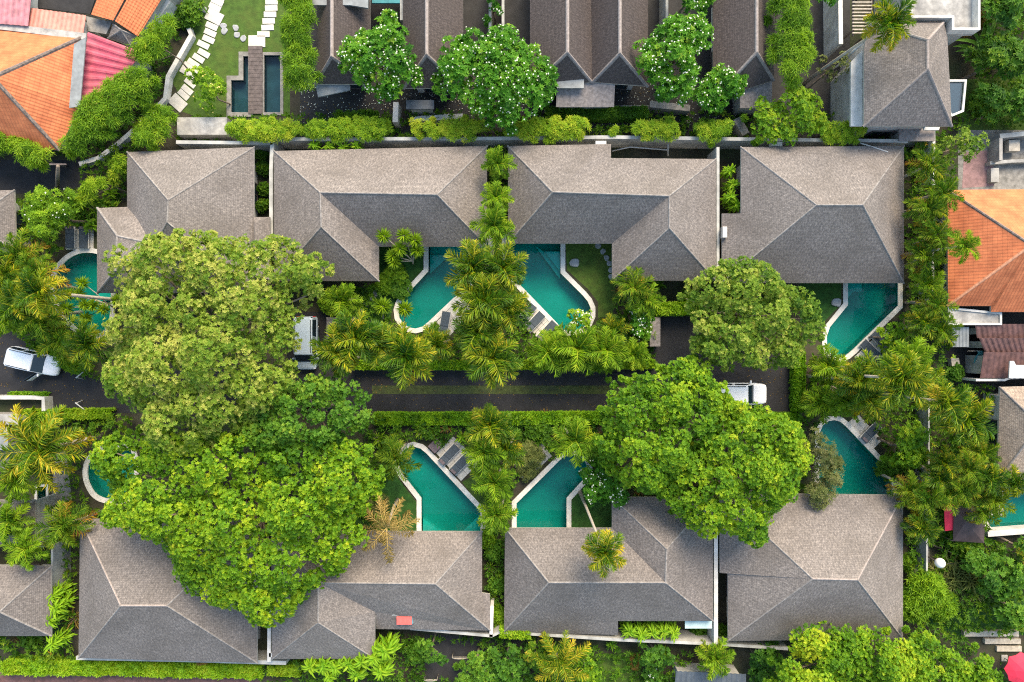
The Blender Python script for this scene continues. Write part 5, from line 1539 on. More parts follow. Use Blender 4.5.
# small court things at the bottom: arched trellises
def trellis(label, px, py, s):
    c = W(px, py, 0); t = thing('arched_trellis', label, 'trellis', c)
    pts = [(s * math.cos(a), .1 * math.sin(a), 1.0 + s * .7 * math.sin(a)) for a in np.linspace(0, math.pi, 9)]
    tube('arch', [(s, 0, 0)] + pts + [(-s, 0, 0)], [.035] * 11, M['wood_pale'], t, 6)
    tube('cross_bar', [(-s, 0, .9), (s, 0, .9)], [.025, .025], M['wood_pale'], t, 5)
trellis('pale arched trellis in the dark court at the bottom', 461, 652, .62)
trellis('small pale arched trellis at the edge of the dark court', 432, 674, .5)

# air conditioner units and pipes on the back walls
def ac_unit(label, px, py, z, rz=0):
    c = W(px, py, z)
    a = thing('air_conditioner', label, 'air conditioner', (c.x, c.y, 0), R(rz))
    box('casing', (.82, .34, .56), (0, 0, z - .28), M['white'], a, bevel=.02)
    box('bracket', (.7, .3, .05), (0, 0, z - .585), M['rim'], a)
    for sx in (-.3, .3):
        box('leg', (.05, .05, z - .61), (sx, 0, (z - .61) / 2), M['rim'], a)
    v, f = tube_geo([(0, -.165, z - .28), (0, -.20, z - .28)], [.2, .2], 14)
    mk('fan_grille', v, f, M['blackplastic'], a)
ac_unit('white air conditioner unit on the wall behind the third upper villa', 601, 143, 2.7)
ac_unit('white air conditioner unit beside the square upper villa roof', 725, 232, 3.3, 90)
ac_unit('white air conditioner unit behind the square upper villa', 777, 144, 2.8)
ac_unit('white air conditioner unit at the corner of the lower left villa gap', 274, 655, 2.4)
for lab, pts in (('white pipe run in the service notch of the third upper villa', [(612, 151, .6), (630, 147, .8), (668, 150, .9)]), ('white bent pipe beside the notch wall of the third upper villa', [(668, 143, 1.2), (668, 156, .6)]),
                 ('white conduit over the back wall of the square upper villa', [(860, 143, 2.6), (888, 152, 3.3)])):
    w_ = [W(*p) for p in pts]
    tg = tube('service_pipe', [p - w_[0] for p in w_], [.055] * len(w_), M['white'], None, 7); tg.location = w_[0]; tag(tg, lab, 'pipe')

def litter(label, poly_px, n, mat, z, seed, size=(.10, .06)):
    """fallen leaves or petals lying on a paved surface"""
    rng = np.random.default_rng(seed)
    poly = [(W(p[0], p[1]).x, W(p[0], p[1]).y) for p in poly_px]
    P_ = np.array(poly); Q = rng.uniform(P_.min(0), P_.max(0), (n * 2, 2)); Q = Q[pip(Q, poly)][:n]
    Q = np.column_stack([Q, np.full(len(Q), z)])
    o = bpy.data.objects.new('leaf_litter', leaf_me('leaf_litter', *rosettes(rng, Q, np.tile([0, 0, 1.], (len(Q), 1)) + rng.normal(0, .1, Q.shape), 1, size[0], size[1], rng.uniform(.2, 1, len(Q)), (1.4, 1.55)), M[mat], fold=.1, droop=.0))
    C.objects.link(o); tag(o, label, 'leaf litter', None, 'stuff')
litter('fallen leaves scattered along the lane', [(120, 367), (800, 367), (800, 412), (120, 412)], 700, 'lf_rust', .03, 1)
litter('fallen leaves in the car park', [(0, 330), (60, 370), (120, 380), (120, 410), (0, 395)], 120, 'lf_rust', .03, 2)
litter('white petals fallen in the courts below the flowered trees', [(300, 84), (660, 84), (740, 110), (740, 126), (300, 126)], 900, 'petal', .05, 3, (.09, .07))
litter('brown leaves fallen in the courts of the top compound', [(300, 70), (760, 70), (760, 126), (300, 126)], 700, 'lf_rust', .05, 4)
# ------------------------------------------------------------------ large trees
tree('huge olive green tree over the upper left villa and the van',
     [(107, 256), (130, 244), (160, 237), (190, 231), (225, 236), (242, 241), (262, 237), (282, 244), (302, 252), (318, 272), (318, 290), (300, 298), (288, 312), (280, 335), (278, 362), (292, 382), (285, 398), (262, 416), (232, 436), (200, 446), (160, 448), (132, 432), (118, 402), (101, 388), (97, 368), (108, 346), (100, 330), (116, 314), (108, 292), (117, 275)],
     11.5, 6.5, 'lf_olive', leaf=(.18, .07), k=8, r=.46, sp=.52, n_ros=22, airy=.34, grow=.55, tint=.68, seed=11, trunk_r=.34, patch=.05)
tree('dark mid green tree between the olive tree and the lime tree, over the road',
     [(232, 420), (262, 400), (290, 385), (318, 378), (342, 380), (366, 393), (373, 405), (366, 420), (345, 438), (318, 448), (285, 452), (250, 448)],
     8.5, 5.0, 'lf_mid', leaf=(.17, .08), k=8, r=.48, sp=.54, n_ros=24, airy=.2, grow=.4, tint=.55, seed=12, trunk_r=.22)
tree('huge bright lime green tree over the two lower left villas',
     [(92, 448), (122, 436), (150, 440), (185, 430), (210, 438), (238, 430), (262, 444), (300, 450), (335, 438), (366, 448), (373, 475), (371, 500), (368, 525), (362, 545), (346, 556), (331, 576), (318, 588), (302, 601), (286, 612), (268, 626), (250, 621), (240, 608), (215, 602), (190, 600), (178, 580), (160, 562), (147, 536), (121, 529), (100, 521), (97, 500), (100, 485), (92, 465)],
     10.5, 5.5, 'lf_lime', leaf=(.17, .085), k=8, r=.48, sp=.54, n_ros=24, airy=.2, grow=.5, tint=.47, seed=13, trunk_r=.34, patch=.03)
tree('round lime green tree right of the road end, upper left half of the pair',
     [(650, 373), (664, 376), (690, 359), (710, 364), (713, 378), (726, 390), (732, 404), (732, 425), (718, 445), (700, 468), (690, 490), (662, 494), (640, 489), (616, 480), (606, 460), (601, 440), (614, 425), (609, 410), (620, 396), (622, 385), (640, 388)],
     8.6, 4.6, 'lf_lime', leaf=(.165, .08), k=8, r=.46, sp=.52, n_ros=24, airy=.18, grow=.45, tint=.48, seed=14, trunk_r=.24)
tree('broad lime green tree over the gap between the lower right villas',
     [(728, 404), (752, 408), (776, 416), (800, 431), (809, 455), (806, 480), (796, 500), (777, 520), (760, 547), (740, 541), (724, 530), (710, 536), (690, 521), (668, 506), (668, 480), (690, 462), (705, 440), (725, 418)],
     9.4, 5.0, 'lf_lime', leaf=(.165, .08), k=8, r=.46, sp=.52, n_ros=24, airy=.15, grow=.5, tint=.50, seed=15, trunk_r=.26)
tree('olive green tree between the dark driveway and the tree reflection pool',
     [(700, 280), (724, 266), (750, 257), (766, 265), (776, 280), (800, 289), (816, 300), (823, 320), (818, 340), (800, 350), (796, 364), (782, 368), (768, 362), (755, 362), (740, 368), (724, 362), (700, 352), (694, 330), (700, 310), (689, 295)],
     8.0, 4.4, 'lf_olive', leaf=(.17, .07), k=8, r=.44, sp=.5, n_ros=22, airy=.28, grow=.5, tint=.64, seed=16, trunk_r=.22, patch=.05)
tree('bright green tree at the bottom edge below the lower right villa',
     [(782, 640), (800, 632), (815, 619), (830, 624), (850, 621), (880, 631), (905, 640), (925, 640), (935, 660), (935, 690), (930, 730), (780, 730), (768, 690), (785, 665)],
     7.5, 4.2, 'lf_lime', leaf=(.16, .075), r=.6, sp=.56, n_ros=40, tint=.46, seed=17, trunk_r=.22, patch=.18)
tree('green tree with yellow patches at the bottom edge left of the red parasol',
     [(912, 634), (925, 630), (945, 645), (963, 656), (985, 650), (1003, 665), (1006, 700), (1000, 730), (930, 730), (925, 690), (930, 660)],
     6.8, 3.8, 'lf_lime', leaf=(.16, .075), r=.58, sp=.56, n_ros=40, tint=.45, seed=18, trunk_r=.18, patch=.18)
tree('pale grey green drooping tree hanging over the pointed pool', [(800, 432), (815, 424), (828, 432), (838, 448), (846, 462), (844, 480), (836, 494), (832, 508), (815, 512), (804, 495), (808, 470), (800, 450)],
     5.0, 2.6, 'lf_weep', leaf=(.24, .06), r=.65, sp=.62, n_ros=34, tint=.58, seed=19, trunk_r=.12, spread=(1.0, 1.9))
# white flowered frangipani trees
fg = 'white flowered trees'
tree('round white flowered tree behind the second villa, smaller of the round pair', [(368, 30), (380, 12), (392, 10), (402, 20), (412, 34), (420, 52), (422, 72), (415, 92), (398, 101), (376, 98), (352, 86), (336, 68), (334, 50), (345, 36)],
     6.5, 3.2, 'lf_frangi', leaf=(.27, .11), r=.62, sp=.66, n_ros=17, k=8, tint=.55, seed=21, flowers=270, group=fg, lobes=.5, trunk_r=.16)
tree('largest white flowered tree behind the villas, beside the double roof', [(432, 60), (445, 38), (470, 30), (488, 28), (505, 20), (515, 30), (535, 42), (552, 58), (558, 82), (552, 105), (535, 122), (512, 130), (490, 128), (478, 112), (455, 108), (436, 92), (429, 76)],
     6.8, 3.2, 'lf_frangi', leaf=(.27, .11), r=.65, sp=.68, n_ros=17, k=8, tint=.57, seed=22, flowers=430, group=fg, lobes=.5, trunk_r=.18)
tree('lobed white flowered tree with a yellow leaf patch behind the villas', [(624, 62), (634, 44), (650, 36), (660, 20), (682, 13), (704, 18), (714, 32), (712, 48), (700, 56), (699, 76), (702, 95), (690, 106), (668, 100), (650, 92), (636, 80), (624, 74)],
     6.2, 3.0, 'lf_frangi', leaf=(.27, .11), r=.6, sp=.66, n_ros=17, k=8, tint=.53, seed=23, flowers=260, group=fg, lobes=.5, trunk_r=.15)
tree('small white flowered tree touching the lobed one, nearer the bamboo column', [(688, 98), (706, 80), (712, 66), (730, 64), (744, 72), (746, 88), (732, 104), (718, 116), (700, 119), (684, 110)],
     5.0, 2.4, 'lf_frangi', leaf=(.27, .11), r=.55, sp=.62, n_ros=17, k=8, tint=.5, seed=24, flowers=110, group=fg, lobes=.5, trunk_r=.12)
tree('white flowered tree cut by the top edge between dark roofs', [(664, -30), (712, -30), (715, 0), (708, 12), (690, 16), (674, 8), (660, -5)],
     5.6, 2.8, 'lf_frangi', leaf=(.27, .11), r=.55, sp=.64, n_ros=17, k=8, tint=.48, seed=25, flowers=110, group=fg, lobes=.5, trunk_r=.12)
tree('small white flowered bush tree at the top edge in the dark gap', [(478, -20), (502, -20), (503, 10), (496, 24), (484, 10)],
     4.2, 2.4, 'lf_frangi', leaf=(.25, .10), r=.45, sp=.6, n_ros=14, k=8, tint=.45, seed=26, flowers=40, group=fg, lobes=.5, trunk_r=.08)
tree('small white flowered tree at the top edge beside the bamboo column', [(800, -30), (840, -30), (838, 4), (822, 10), (806, 6)],
     4.6, 2.4, 'lf_frangi', leaf=(.25, .10), r=.45, sp=.6, n_ros=14, k=8, tint=.45, seed=27, flowers=50, group=fg, lobes=.5, trunk_r=.08)
tree('white flowered tree right of the narrowing pool below the road', [(578, 478), (588, 458), (606, 460), (628, 482), (634, 500), (622, 512), (600, 514), (584, 500)],
     3.8, 2.0, 'lf_frangi', leaf=(.22, .09), r=.45, sp=.55, n_ros=15, k=8, tint=.3, seed=28, flowers=120, group=fg, lobes=.5, trunk_r=.09)
tree('sparse white flowered tree over the tip of the bright teal pool', [(562, 316), (570, 307), (582, 306), (594, 312), (600, 322), (590, 332), (572, 330)],
     3.6, 2.2, 'lf_bamboo', leaf=(.20, .10), r=.4, sp=.62, n_ros=10, k=7, tint=.55, seed=29, flowers=45, group=fg, lobes=.5, trunk_r=.06)
tree('white flowered shrub tree between lawn and dark driveway', [(628, 312), (640, 304), (652, 308), (656, 325), (650, 342), (636, 346), (626, 335)],
     3.0, 1.6, 'lf_frangi', leaf=(.20, .09), r=.42, sp=.5, n_ros=14, k=7, tint=.5, seed=30, flowers=90, group=fg, lobes=.5, trunk_r=.06)
tree('lime tree with few white flowers at the left edge below the alley', [(26, 196), (40, 186), (56, 188), (72, 194), (80, 205), (72, 222), (60, 236), (50, 242), (40, 244), (32, 235), (28, 215)],
     4.8, 2.6, 'lf_bamboo', leaf=(.26, .06), r=.55, sp=.55, n_ros=26, k=7, tint=.33, seed=31, flowers=26, group=fg, lobes=.5, trunk_r=.10)
tree('small bright tree with yellow flowers over the stepping pavers', [(184, 74), (198, 66), (214, 70), (224, 80), (222, 96), (210, 112), (198, 108), (188, 92)],
     3.6, 2.0, 'lf_bamboo', leaf=(.20, .09), r=.42, sp=.6, n_ros=13, k=7, tint=.42, seed=32, flowers=22, fmat='petal_yellow', group=fg, lobes=.5, trunk_r=.06)
tree('rounded bright green tree below the bamboo column', [(752, 108), (764, 92), (782, 84), (804, 86), (822, 98), (832, 114), (826, 132), (806, 142), (778, 146), (758, 138), (750, 124)],
     5.2, 2.8, 'lf_lime', leaf=(.19, .085), r=.6, sp=.62, n_ros=28, tint=.5, seed=33, trunk_r=.13)
tree('sparse brownish tree beside the pergola', [(815, 55), (830, 45), (846, 50), (852, 64), (842, 80), (824, 84), (812, 70)],
     4.0, 2.2, 'lf_weep', leaf=(.18, .07), r=.42, sp=.7, n_ros=12, tint=.4, seed=34, trunk_r=.07)
tree('low green tree beside the unfinished yard', [(940, 138), (955, 128), (975, 126), (985, 138), (980, 158), (962, 165), (945, 165), (936, 152)],
     4.0, 1.8, 'lf_olive', leaf=(.20, .08), r=.55, sp=.6, n_ros=24, tint=.42, seed=35, trunk_r=.09, patch=.12)
tree('dark green tree at the bottom centre left of the small lawn', [(490, 648), (508, 642), (528, 650), (532, 668), (524, 690), (498, 690), (486, 668)],
     3.8, 1.8, 'lf_mid', leaf=(.19, .08), r=.55, sp=.62, n_ros=24, tint=.4, seed=36, trunk_r=.09)
tree('dense lime green garden tree right of the pale garden wall', [(886, 428), (905, 418), (924, 424), (930, 445), (926, 465), (905, 472), (888, 460)],
     4.2, 2.0, 'lf_lime', leaf=(.22, .08), r=.55, sp=.58, n_ros=26, tint=.48, seed=37, trunk_r=.1)
tree('round green bush tree beside the tree reflection pool', [(878, 328), (888, 318), (902, 320), (908, 334), (902, 350), (888, 354), (878, 344)],
     2.8, 1.2, 'lf_lime', leaf=(.19, .085), r=.5, sp=.52, n_ros=24, tint=.42, seed=38, trunk_r=.07)
jg = [[(966, -20), (1000, -30), (1030, -10), (1028, 20), (1000, 32), (976, 22)], [(968, 40), (990, 30), (1015, 38), (1040, 50), (1030, 78), (1000, 82), (972, 70)], [(972, 86), (1000, 82), (1040, 86), (1050, 110), (1020, 122), (985, 116)]]
for i, (pl, lab) in enumerate(zip(jg, ('dark jungle tree at the upper right corner', 'dark jungle tree at the right edge beside the two storey house', 'lower jungle tree at the right edge above the unfinished yard'))):
    tree(lab, pl, 5.0 - i * .8, 2.0, ('lf_mid', 'lf_jungle', 'lf_mid')[i], leaf=(.32, .12), r=.7, sp=.72, n_ros=22, tint=.32, seed=40 + i, trunk_r=.12, patch=.1)
rj = [([(960, 560), (985, 548), (1010, 552), (1030, 565), (1028, 590), (1000, 600), (975, 592)], 'lf_mid', .42, 'green tree right of the globe at the right edge'),
      ([(990, 600), (1015, 590), (1045, 598), (1045, 622), (1015, 628), (995, 618)], 'lf_mid', .5, 'pale leaved tree at the right edge above the timber steps'),
      ([(1000, 540), (1020, 534), (1050, 540), (1050, 565), (1020, 566)], 'lf_jungle', .5, 'dark tree at the right edge below the white garden wall')]
for i, (pl, mt, tn, lab) in enumerate(rj):
    tree(lab, pl, 3.8, 1.6, mt, leaf=(.26, .12), r=.6, sp=.66, n_ros=20, tint=tn, seed=50 + i, trunk_r=.1, patch=.1)
bt = [([(525, 645), (545, 640), (560, 650), (558, 668), (540, 676), (525, 665)], 'lf_jungle', .35, 3.2, 'dark tree at the bottom centre left of the coconut palm'),
      ([(575, 650), (592, 646), (602, 660), (600, 690), (580, 694), (572, 670)], 'lf_lime', .42, 3.4, 'bright green upright tree right of the bottom coconut palm'),
      ([(640, 640), (660, 642), (676, 652), (670, 668), (650, 672), (636, 660)], 'lf_mid', .3, 2.6, 'low dark green tree above the slate shed roof'),
      ([(415, 632), (435, 640), (448, 650), (446, 664), (430, 668), (414, 658)], 'lf_mid', .46, 3.4, 'round green tree at the left side of the dark court'),
      ([(462, 664), (480, 645), (498, 650), (500, 690), (460, 694), (452, 680)], 'lf_mid', .5, 3.4, 'bright green tree at the lower right of the dark court'),
      ([(752, 640), (772, 636), (785, 650), (782, 700), (758, 704), (748, 680)], 'lf_mid', .3, 3.0, 'dark green tree between the soil yard and the big bottom tree'),
      ([(640, 664), (668, 670), (668, 700), (640, 700)], 'lf_mid', .42, 1.8, 'small flowering tree at the bottom edge beside the slate shed')]
for i, (pl, mt, tn, zt, lab) in enumerate(bt):
    tree(lab, pl, zt, zt * .45, mt, leaf=(.21, .09), r=.5, sp=.56, n_ros=22, tint=tn, seed=60 + i, trunk_r=.08, flowers=14 if i == 6 else 0)

# ------------------------------------------------------------------ bamboo
def bamboo(label, poly, zt, ze, tint=.45, seed=1, mat='lf_bamboo', ros=34, leaf=(.40, .05), r=.55, sp=.52):
    return tree(label, poly, zt, ze, mat, leaf=leaf, r=r, sp=sp, n_ros=ros, k=6, tint=tint, seed=seed, name='bamboo_clump', cat='bamboo', trunk_r=.05, spread=(.9, 1.7), group='bamboo screens', lobes=0.0)
bamboo('tall bamboo screen right of the garden ponds', [(280, -30), (310, -30), (318, 10), (316, 40), (320, 70), (314, 96), (296, 104), (284, 80), (288, 50), (282, 20)], 5.6, 3.4, seed=71)
bamboo('tall bamboo column between dark roofs at the top right', [(768, -30), (804, -30), (806, 10), (808, 40), (814, 62), (806, 84), (780, 92), (766, 70), (770, 40), (767, 10)], 6.0, 3.6, tint=.38, seed=72)
bamboo('bamboo thicket below the magenta tin roof', [(82, 108), (100, 92), (128, 74), (148, 66), (160, 78), (158, 96), (140, 112), (118, 132), (96, 150), (74, 158), (62, 148), (76, 130)], 5.0, 2.6, tint=.34, seed=73)
bamboo('bamboo thicket inside the curved white wall, with yellow tips', [(130, 50), (146, 38), (158, 22), (172, 14), (180, 28), (170, 48), (160, 66), (146, 72), (132, 64)], 4.2, 2.4, tint=.5, seed=74)
bamboo('bamboo clump over the lower eave of the big orange house', [(-10, 138), (10, 132), (30, 142), (55, 150), (58, 162), (38, 170), (10, 158), (-15, 156)], 4.0, 2.2, tint=.42, seed=75)
bamboo('round bamboo clump beside the stained parapet', [(132, 132), (146, 114), (162, 106), (176, 112), (176, 130), (164, 146), (146, 152), (134, 146)], 3.6, 2.0, tint=.4, seed=76)
bamboo('bamboo fringe left of the upper left villa roof', [(60, 205), (84, 192), (100, 172), (116, 158), (128, 152), (128, 164), (112, 180), (98, 196), (78, 212)], 3.0, 1.8, tint=.62, seed=77)
for i, (x0, x1, y, lab) in enumerate(((225, 302, 132, 'under the bamboo screen'), (303, 391, 131, 'above the second villa, below the smaller round tree'), (411, 488, 131, 'above the second villa, below the largest flowered tree'),
                                       (503, 590, 131, 'above the third villa'), (630, 682, 131, 'above the third villa under the lobed tree'), (692, 732, 132, 'next to the stone pier'), (815, 865, 134, 'below the rounded tree at the upper right'))):
    bamboo('bright lime bamboo hedge row ' + lab, [(x0 - 2, y - 8), (x0 + 6, y - 14), ((x0 * 2 + x1) / 3, y - 11), ((x0 + 2 * x1) / 3, y - 14), (x1 - 6, y - 13), (x1 + 2, y - 6), (x1 - 4, y + 9), ((x0 + x1) / 2, y + 12), (x0 + 4, y + 9)], 3.1, 2.2, tint=.72 - .06 * (i % 2), seed=80 + i, r=.42, sp=.42, ros=30, leaf=(.24, .05))
bamboo('small bamboo tuft in the hedge row above the third villa', [(600, 126), (612, 123), (619, 130), (612, 138), (601, 137)], 2.7, 2.0, tint=.68, seed=88, r=.38, sp=.4, ros=30, leaf=(.24, .05))
hedge('dark clipped hedge below the double roofed house', [(546, 112), (648, 112)], .8, 1.3, 'lf_ground', .3, seed=3)
hedge('dark hedge strip below the smaller round flowered tree', [(335, 117), (378, 116)], .7, 1.0, 'lf_ground', .35, seed=4)

# ------------------------------------------------------------------ clipped hedges along the road
hedge('long clipped hedge along the lower side of the road', [(374, 419), (480, 419), (600, 418)], .85, .9, 'lf_hedge', .42, seed=5)
hedge('clipped hedge right of the lime tree along the lower road side', [(720, 420), (800, 419)], .8, .9, 'lf_hedge', .38, seed=6)
hedge('clipped hedge along the upper side of the road, left part', [(352, 365), (470, 365)], .6, .9, 'lf_hedge', .45, seed=7)
hedge('clipped hedge along the upper side of the road, right part', [(512, 365), (655, 364)], .6, .9, 'lf_hedge', .5, seed=8)
hedge('bright clipped hedge below the car park', [(22, 415), (110, 414)], .7, .9, 'lf_hedge', .6, seed=9)
hedge('low moss green hedge strip on the car park wall', [(8, 395), (46, 395.5)], .35, .6, 'lf_hedge', .3, seed=10)
hedge('hedge strip beside the dark driveway at the right', [(800, 352), (800, 412)], .8, 1.0, 'lf_hedge', .35, seed=11)
hedge('hedge above the dark driveway', [(656, 309), (700, 308)], .9, 1.3, 'lf_hedge', .5, seed=12, fuzzy=.15)
hedge('hedge curving along the car park below the jungle palms', [(36, 342), (50, 356), (70, 366), (84, 370)], .8, .7, 'lf_hedge', .45, seed=13)
hedge('bright yellow green hedge along the bottom lane', [(2, 668), (60, 669), (120, 669), (180, 671), (262, 672)], .95, 1.1, 'lf_hedge', .5, seed=14, fuzzy=.12)
hedge('mossy hedge strip left of the cordyline bed', [(268, 671), (300, 672)], .7, .9, 'lf_bamboo', .5, seed=15)
hedge('leafy hedge on the wall below the lower villa with the palm', [(500, 634), (530, 635)], .6, 2.3, 'lf_hedge', .55, seed=16, dens=160)

# ------------------------------------------------------------------ palms
gp = 'slim palms with arching fronds'
P = palm
P('palm over the central column, pale lime crown nearest the upper villas', 497, 164, 4.6, 'lime', 10, .72, .15, seed=1, group=gp)
P('slim lime palm between the eaves of the upper middle villas', 496, 198, 5.4, 'lime', 10, .68, .2, seed=2, group=gp)
P('lime green palm just above the central yellow green palm cluster', 494, 226, 6.0, 'lime', 12, .9, .3, seed=3, group=gp)
P('yellow tipped palm between the two central pools, upper left of the cluster', 474, 268, 7.0, 'manila', 14, 1.12, .28, seed=4, group=gp)
P('yellow tipped palm between the two central pools, upper right of the cluster', 503, 268, 7.2, 'manila', 14, 1.1, .3, seed=5, group=gp)
P('palm in the middle of the cluster between the two central pools', 484, 300, 7.6, 'manila', 15, 1.15, .2, seed=6, group=gp)
P('palm right of centre in the cluster, beside the slate loungers', 506, 308, 7.0, 'manila', 14, 1.1, .3, seed=7, group=gp)
P('palm at the foot of the central cluster, above the road', 478, 332, 7.0, 'manila', 14, 1.05, .2, seed=8, group=gp)
P('palm with a drooping yellow frond over the road at the foot of the cluster', 492, 358, 7.4, 'manila', 15, 1.1, .2, seed=9, group=gp)
P('palm left of the road bend next to the pale blue van', 338, 352, 6.6, 'manila', 14, 1.05, .2, seed=10, group=gp)
P('palm above the road, second from the pale blue van', 357, 338, 6.8, 'manila', 15, 1.1, .28, seed=11, group=gp)
P('palm above the road with yellow fronds, below the left central pool', 407, 356, 7.0, 'manila', 16, 1.18, .38, seed=12, group=gp)
P('palm above the road between two yellow fronded palms', 384, 348, 6.2, 'manila', 12, .95, .3, seed=13, group=gp)
P('small palm above the road right of the yellow fronded palm', 436, 345, 5.4, 'manila', 12, .85, .35, seed=14, group=gp)
P('palm below the road at the head of the heliconia column', 490, 425, 5.6, 'manila', 14, 1.0, .4, seed=15, group=gp)
P('palm in the lower column beside the deep green pool', 484, 452, 5.2, 'lime', 13, .95, .35, seed=16, group=gp)
P('palm in the lower column beside the narrowing pool', 505, 448, 5.0, 'manila', 13, .9, .45, seed=17, group=gp)
P('palm low in the column between the lower middle villas', 494, 482, 4.6, 'lime', 12, .9, .2, seed=18, group=gp)
P('palm between the lower middle villas at pool edge height', 496, 514, 4.2, 'lime', 12, .85, .15, seed=19, group=gp)
P('bright yellow green palm above the narrowing pool', 575, 440, 4.6, 'lime', 13, 1.0, .4, seed=20, group=gp)
P('palm with orange fronds standing over the lower villa roof', 604, 552, 8.2, 'manila', 14, .95, .6, seed=21, group=gp, lean=2.5, lean_dir=-70)
P('palm with yellow hanging fronds over the two storey house', 888, 24, 9.0, 'manila', 15, 1.0, .45, seed=22, group=gp, lean=2.0, lean_dir=20)
P('small palm crown over the orange roof at the right', 963, 246, 7.0, 'lime', 10, .65, .2, seed=23, group=gp, lean=1.6, lean_dir=0)
P('palm in front of the pointed pool, yellowish, above the pale deck', 868, 376, 5.6, 'manila', 13, .95, .5, seed=24, group=gp)
P('full green palm right of the two right hand pools', 900, 378, 10.2, 'manila', 15, 1.15, .15, seed=25, group=gp, lean=1.2, lean_dir=5)
P('yellowish palm leaning right between the two right hand pools', 866, 398, 5.4, 'manila', 13, .95, .55, seed=26, group=gp, lean=1.0)
P('palm with a long pale trunk leaning right, beside the thin garden wall', 946, 402, 9.6, 'manila', 13, .9, .5, seed=27, group=gp, lean=.8, lean_dir=-5)
P('full palm by the straw coloured roof', 966, 418, 6.4, 'manila', 15, 1.1, .25, seed=28, group=gp, lean=.8)
P('lime palm above the full green palm at the right', 910, 358, 5.0, 'lime', 12, .95, .15, seed=29, group=gp)
P('yellowish palm left of the thin garden wall', 922, 384, 5.6, 'manila', 12, .9, .55, seed=30, group=gp)
P('palm right of the pointed pool near the pale drooping tree', 846, 398, 4.4, 'lime', 11, .8, .2, seed=31, group=gp)
P('lime areca palm at the edge of the dark driveway', 828, 366, 3.4, 'lime', 11, .9, .2, seed=32, group=gp)
P('lime areca palm above the tip of the pointed pool', 820, 402, 3.0, 'lime', 11, .85, .2, seed=33, group=gp)
ga = 'feathery areca palms above the road'
P('broad feathery areca palm below the bright teal pool', 578, 348, 3.6, 'lime', 13, 1.15, .1, seed=34, group=ga)
P('feathery areca palm hanging over the road below the lawn', 606, 350, 3.6, 'lime', 13, 1.1, .1, seed=35, group=ga)
P('feathery areca palm left of the slate loungers', 548, 352, 3.4, 'lime', 12, 1.0, .3, seed=36, group=ga)
P('areca palm below the eave of the villa with the lawn', 634, 288, 3.8, 'dark', 12, .8, .3, seed=37, group=ga)
P('areca palm at the lower corner of the lawn', 645, 300, 3.4, 'lime', 11, .8, .2, seed=38, group=ga)
P('areca palm near the grey stone gate pier', 634, 354, 3.0, 'lime', 11, .8, .15, seed=39, group=ga)
P('areca palm with red stems left of the lawn tip', 612, 330, 3.0, 'manila', 11, .75, .35, seed=40, group=ga)
P('areca palm below the eave of the second upper villa', 342, 300, 3.0, 'lime', 11, .8, .1, seed=41, group=ga)
# coconut and fan palms
gc = 'coconut palms'
P('large golden green coconut palm at the left below the car park', 40, 449, 5.2, 'coco', 17, 1.05, .22, seed=42, group=gc, name='coconut_palm', tr=.15, lean=1.4)
P('golden coconut palm at the bottom centre', 561, 662, 4.2, 'coco', 13, .78, .3, seed=43, group=gc, name='coconut_palm', tr=.13)
P('half dry palm with bare brown fronds over the lower villa eave', 387, 527, 6.2, 'dry', 9, 1.0, 0, seed=44, group=gc, name='coconut_palm', tr=.10)
P('dark green young palm leaning over the rounded end of the deep green pool', 396, 458, 4.0, 'dark', 11, .85, .1, seed=45, group=gc, tr=.08)
P('grey green fan palm beside the car park hedge', 88, 345, 5.0, 'manila', 14, 1.0, .1, seed=46, group=gc)
P('small palm with yellow leaves at the bottom right soil yard', 714, 657, 2.8, 'lime', 12, .85, .35, seed=47, group=gc)
# jungle palms on both flanks
gj = 'dark jungle palms on the flanks'
lj = [(22, 256, 4.6, 'dark', 'left flank, highest, below the grey roof'), (8, 276, 5.2, 'manila', 'left flank at the picture edge'), (38, 276, 4.8, 'dark', 'left flank, just left of the kidney pool'), (20, 302, 5.6, 'manila', 'left flank, yellow fronds, mid height'),
      (42, 318, 4.4, 'dark', 'left flank below the leaning trunk'), (62, 340, 3.8, 'dark', 'left flank above the car park hedge'), (4, 316, 4.6, 'lime', 'left flank, lowest at the picture edge'),
      (66, 524, 4.0, 'dark', 'lower left beside the narrow blue pool'), (18, 480, 4.6, 'lime', 'lower left under the coconut palm'), (12, 520, 4.4, 'lime', 'lower left over the grey roof'), (28, 548, 4.4, 'lime', 'lower left between the two grey roofs')]
for i, (x, y, z, st_, lab) in enumerate(lj):
    P('jungle palm on the ' + lab, x, y, z, st_, 13, .9, .35 if st_ != 'lime' else .15, seed=100 + i, group=gj)
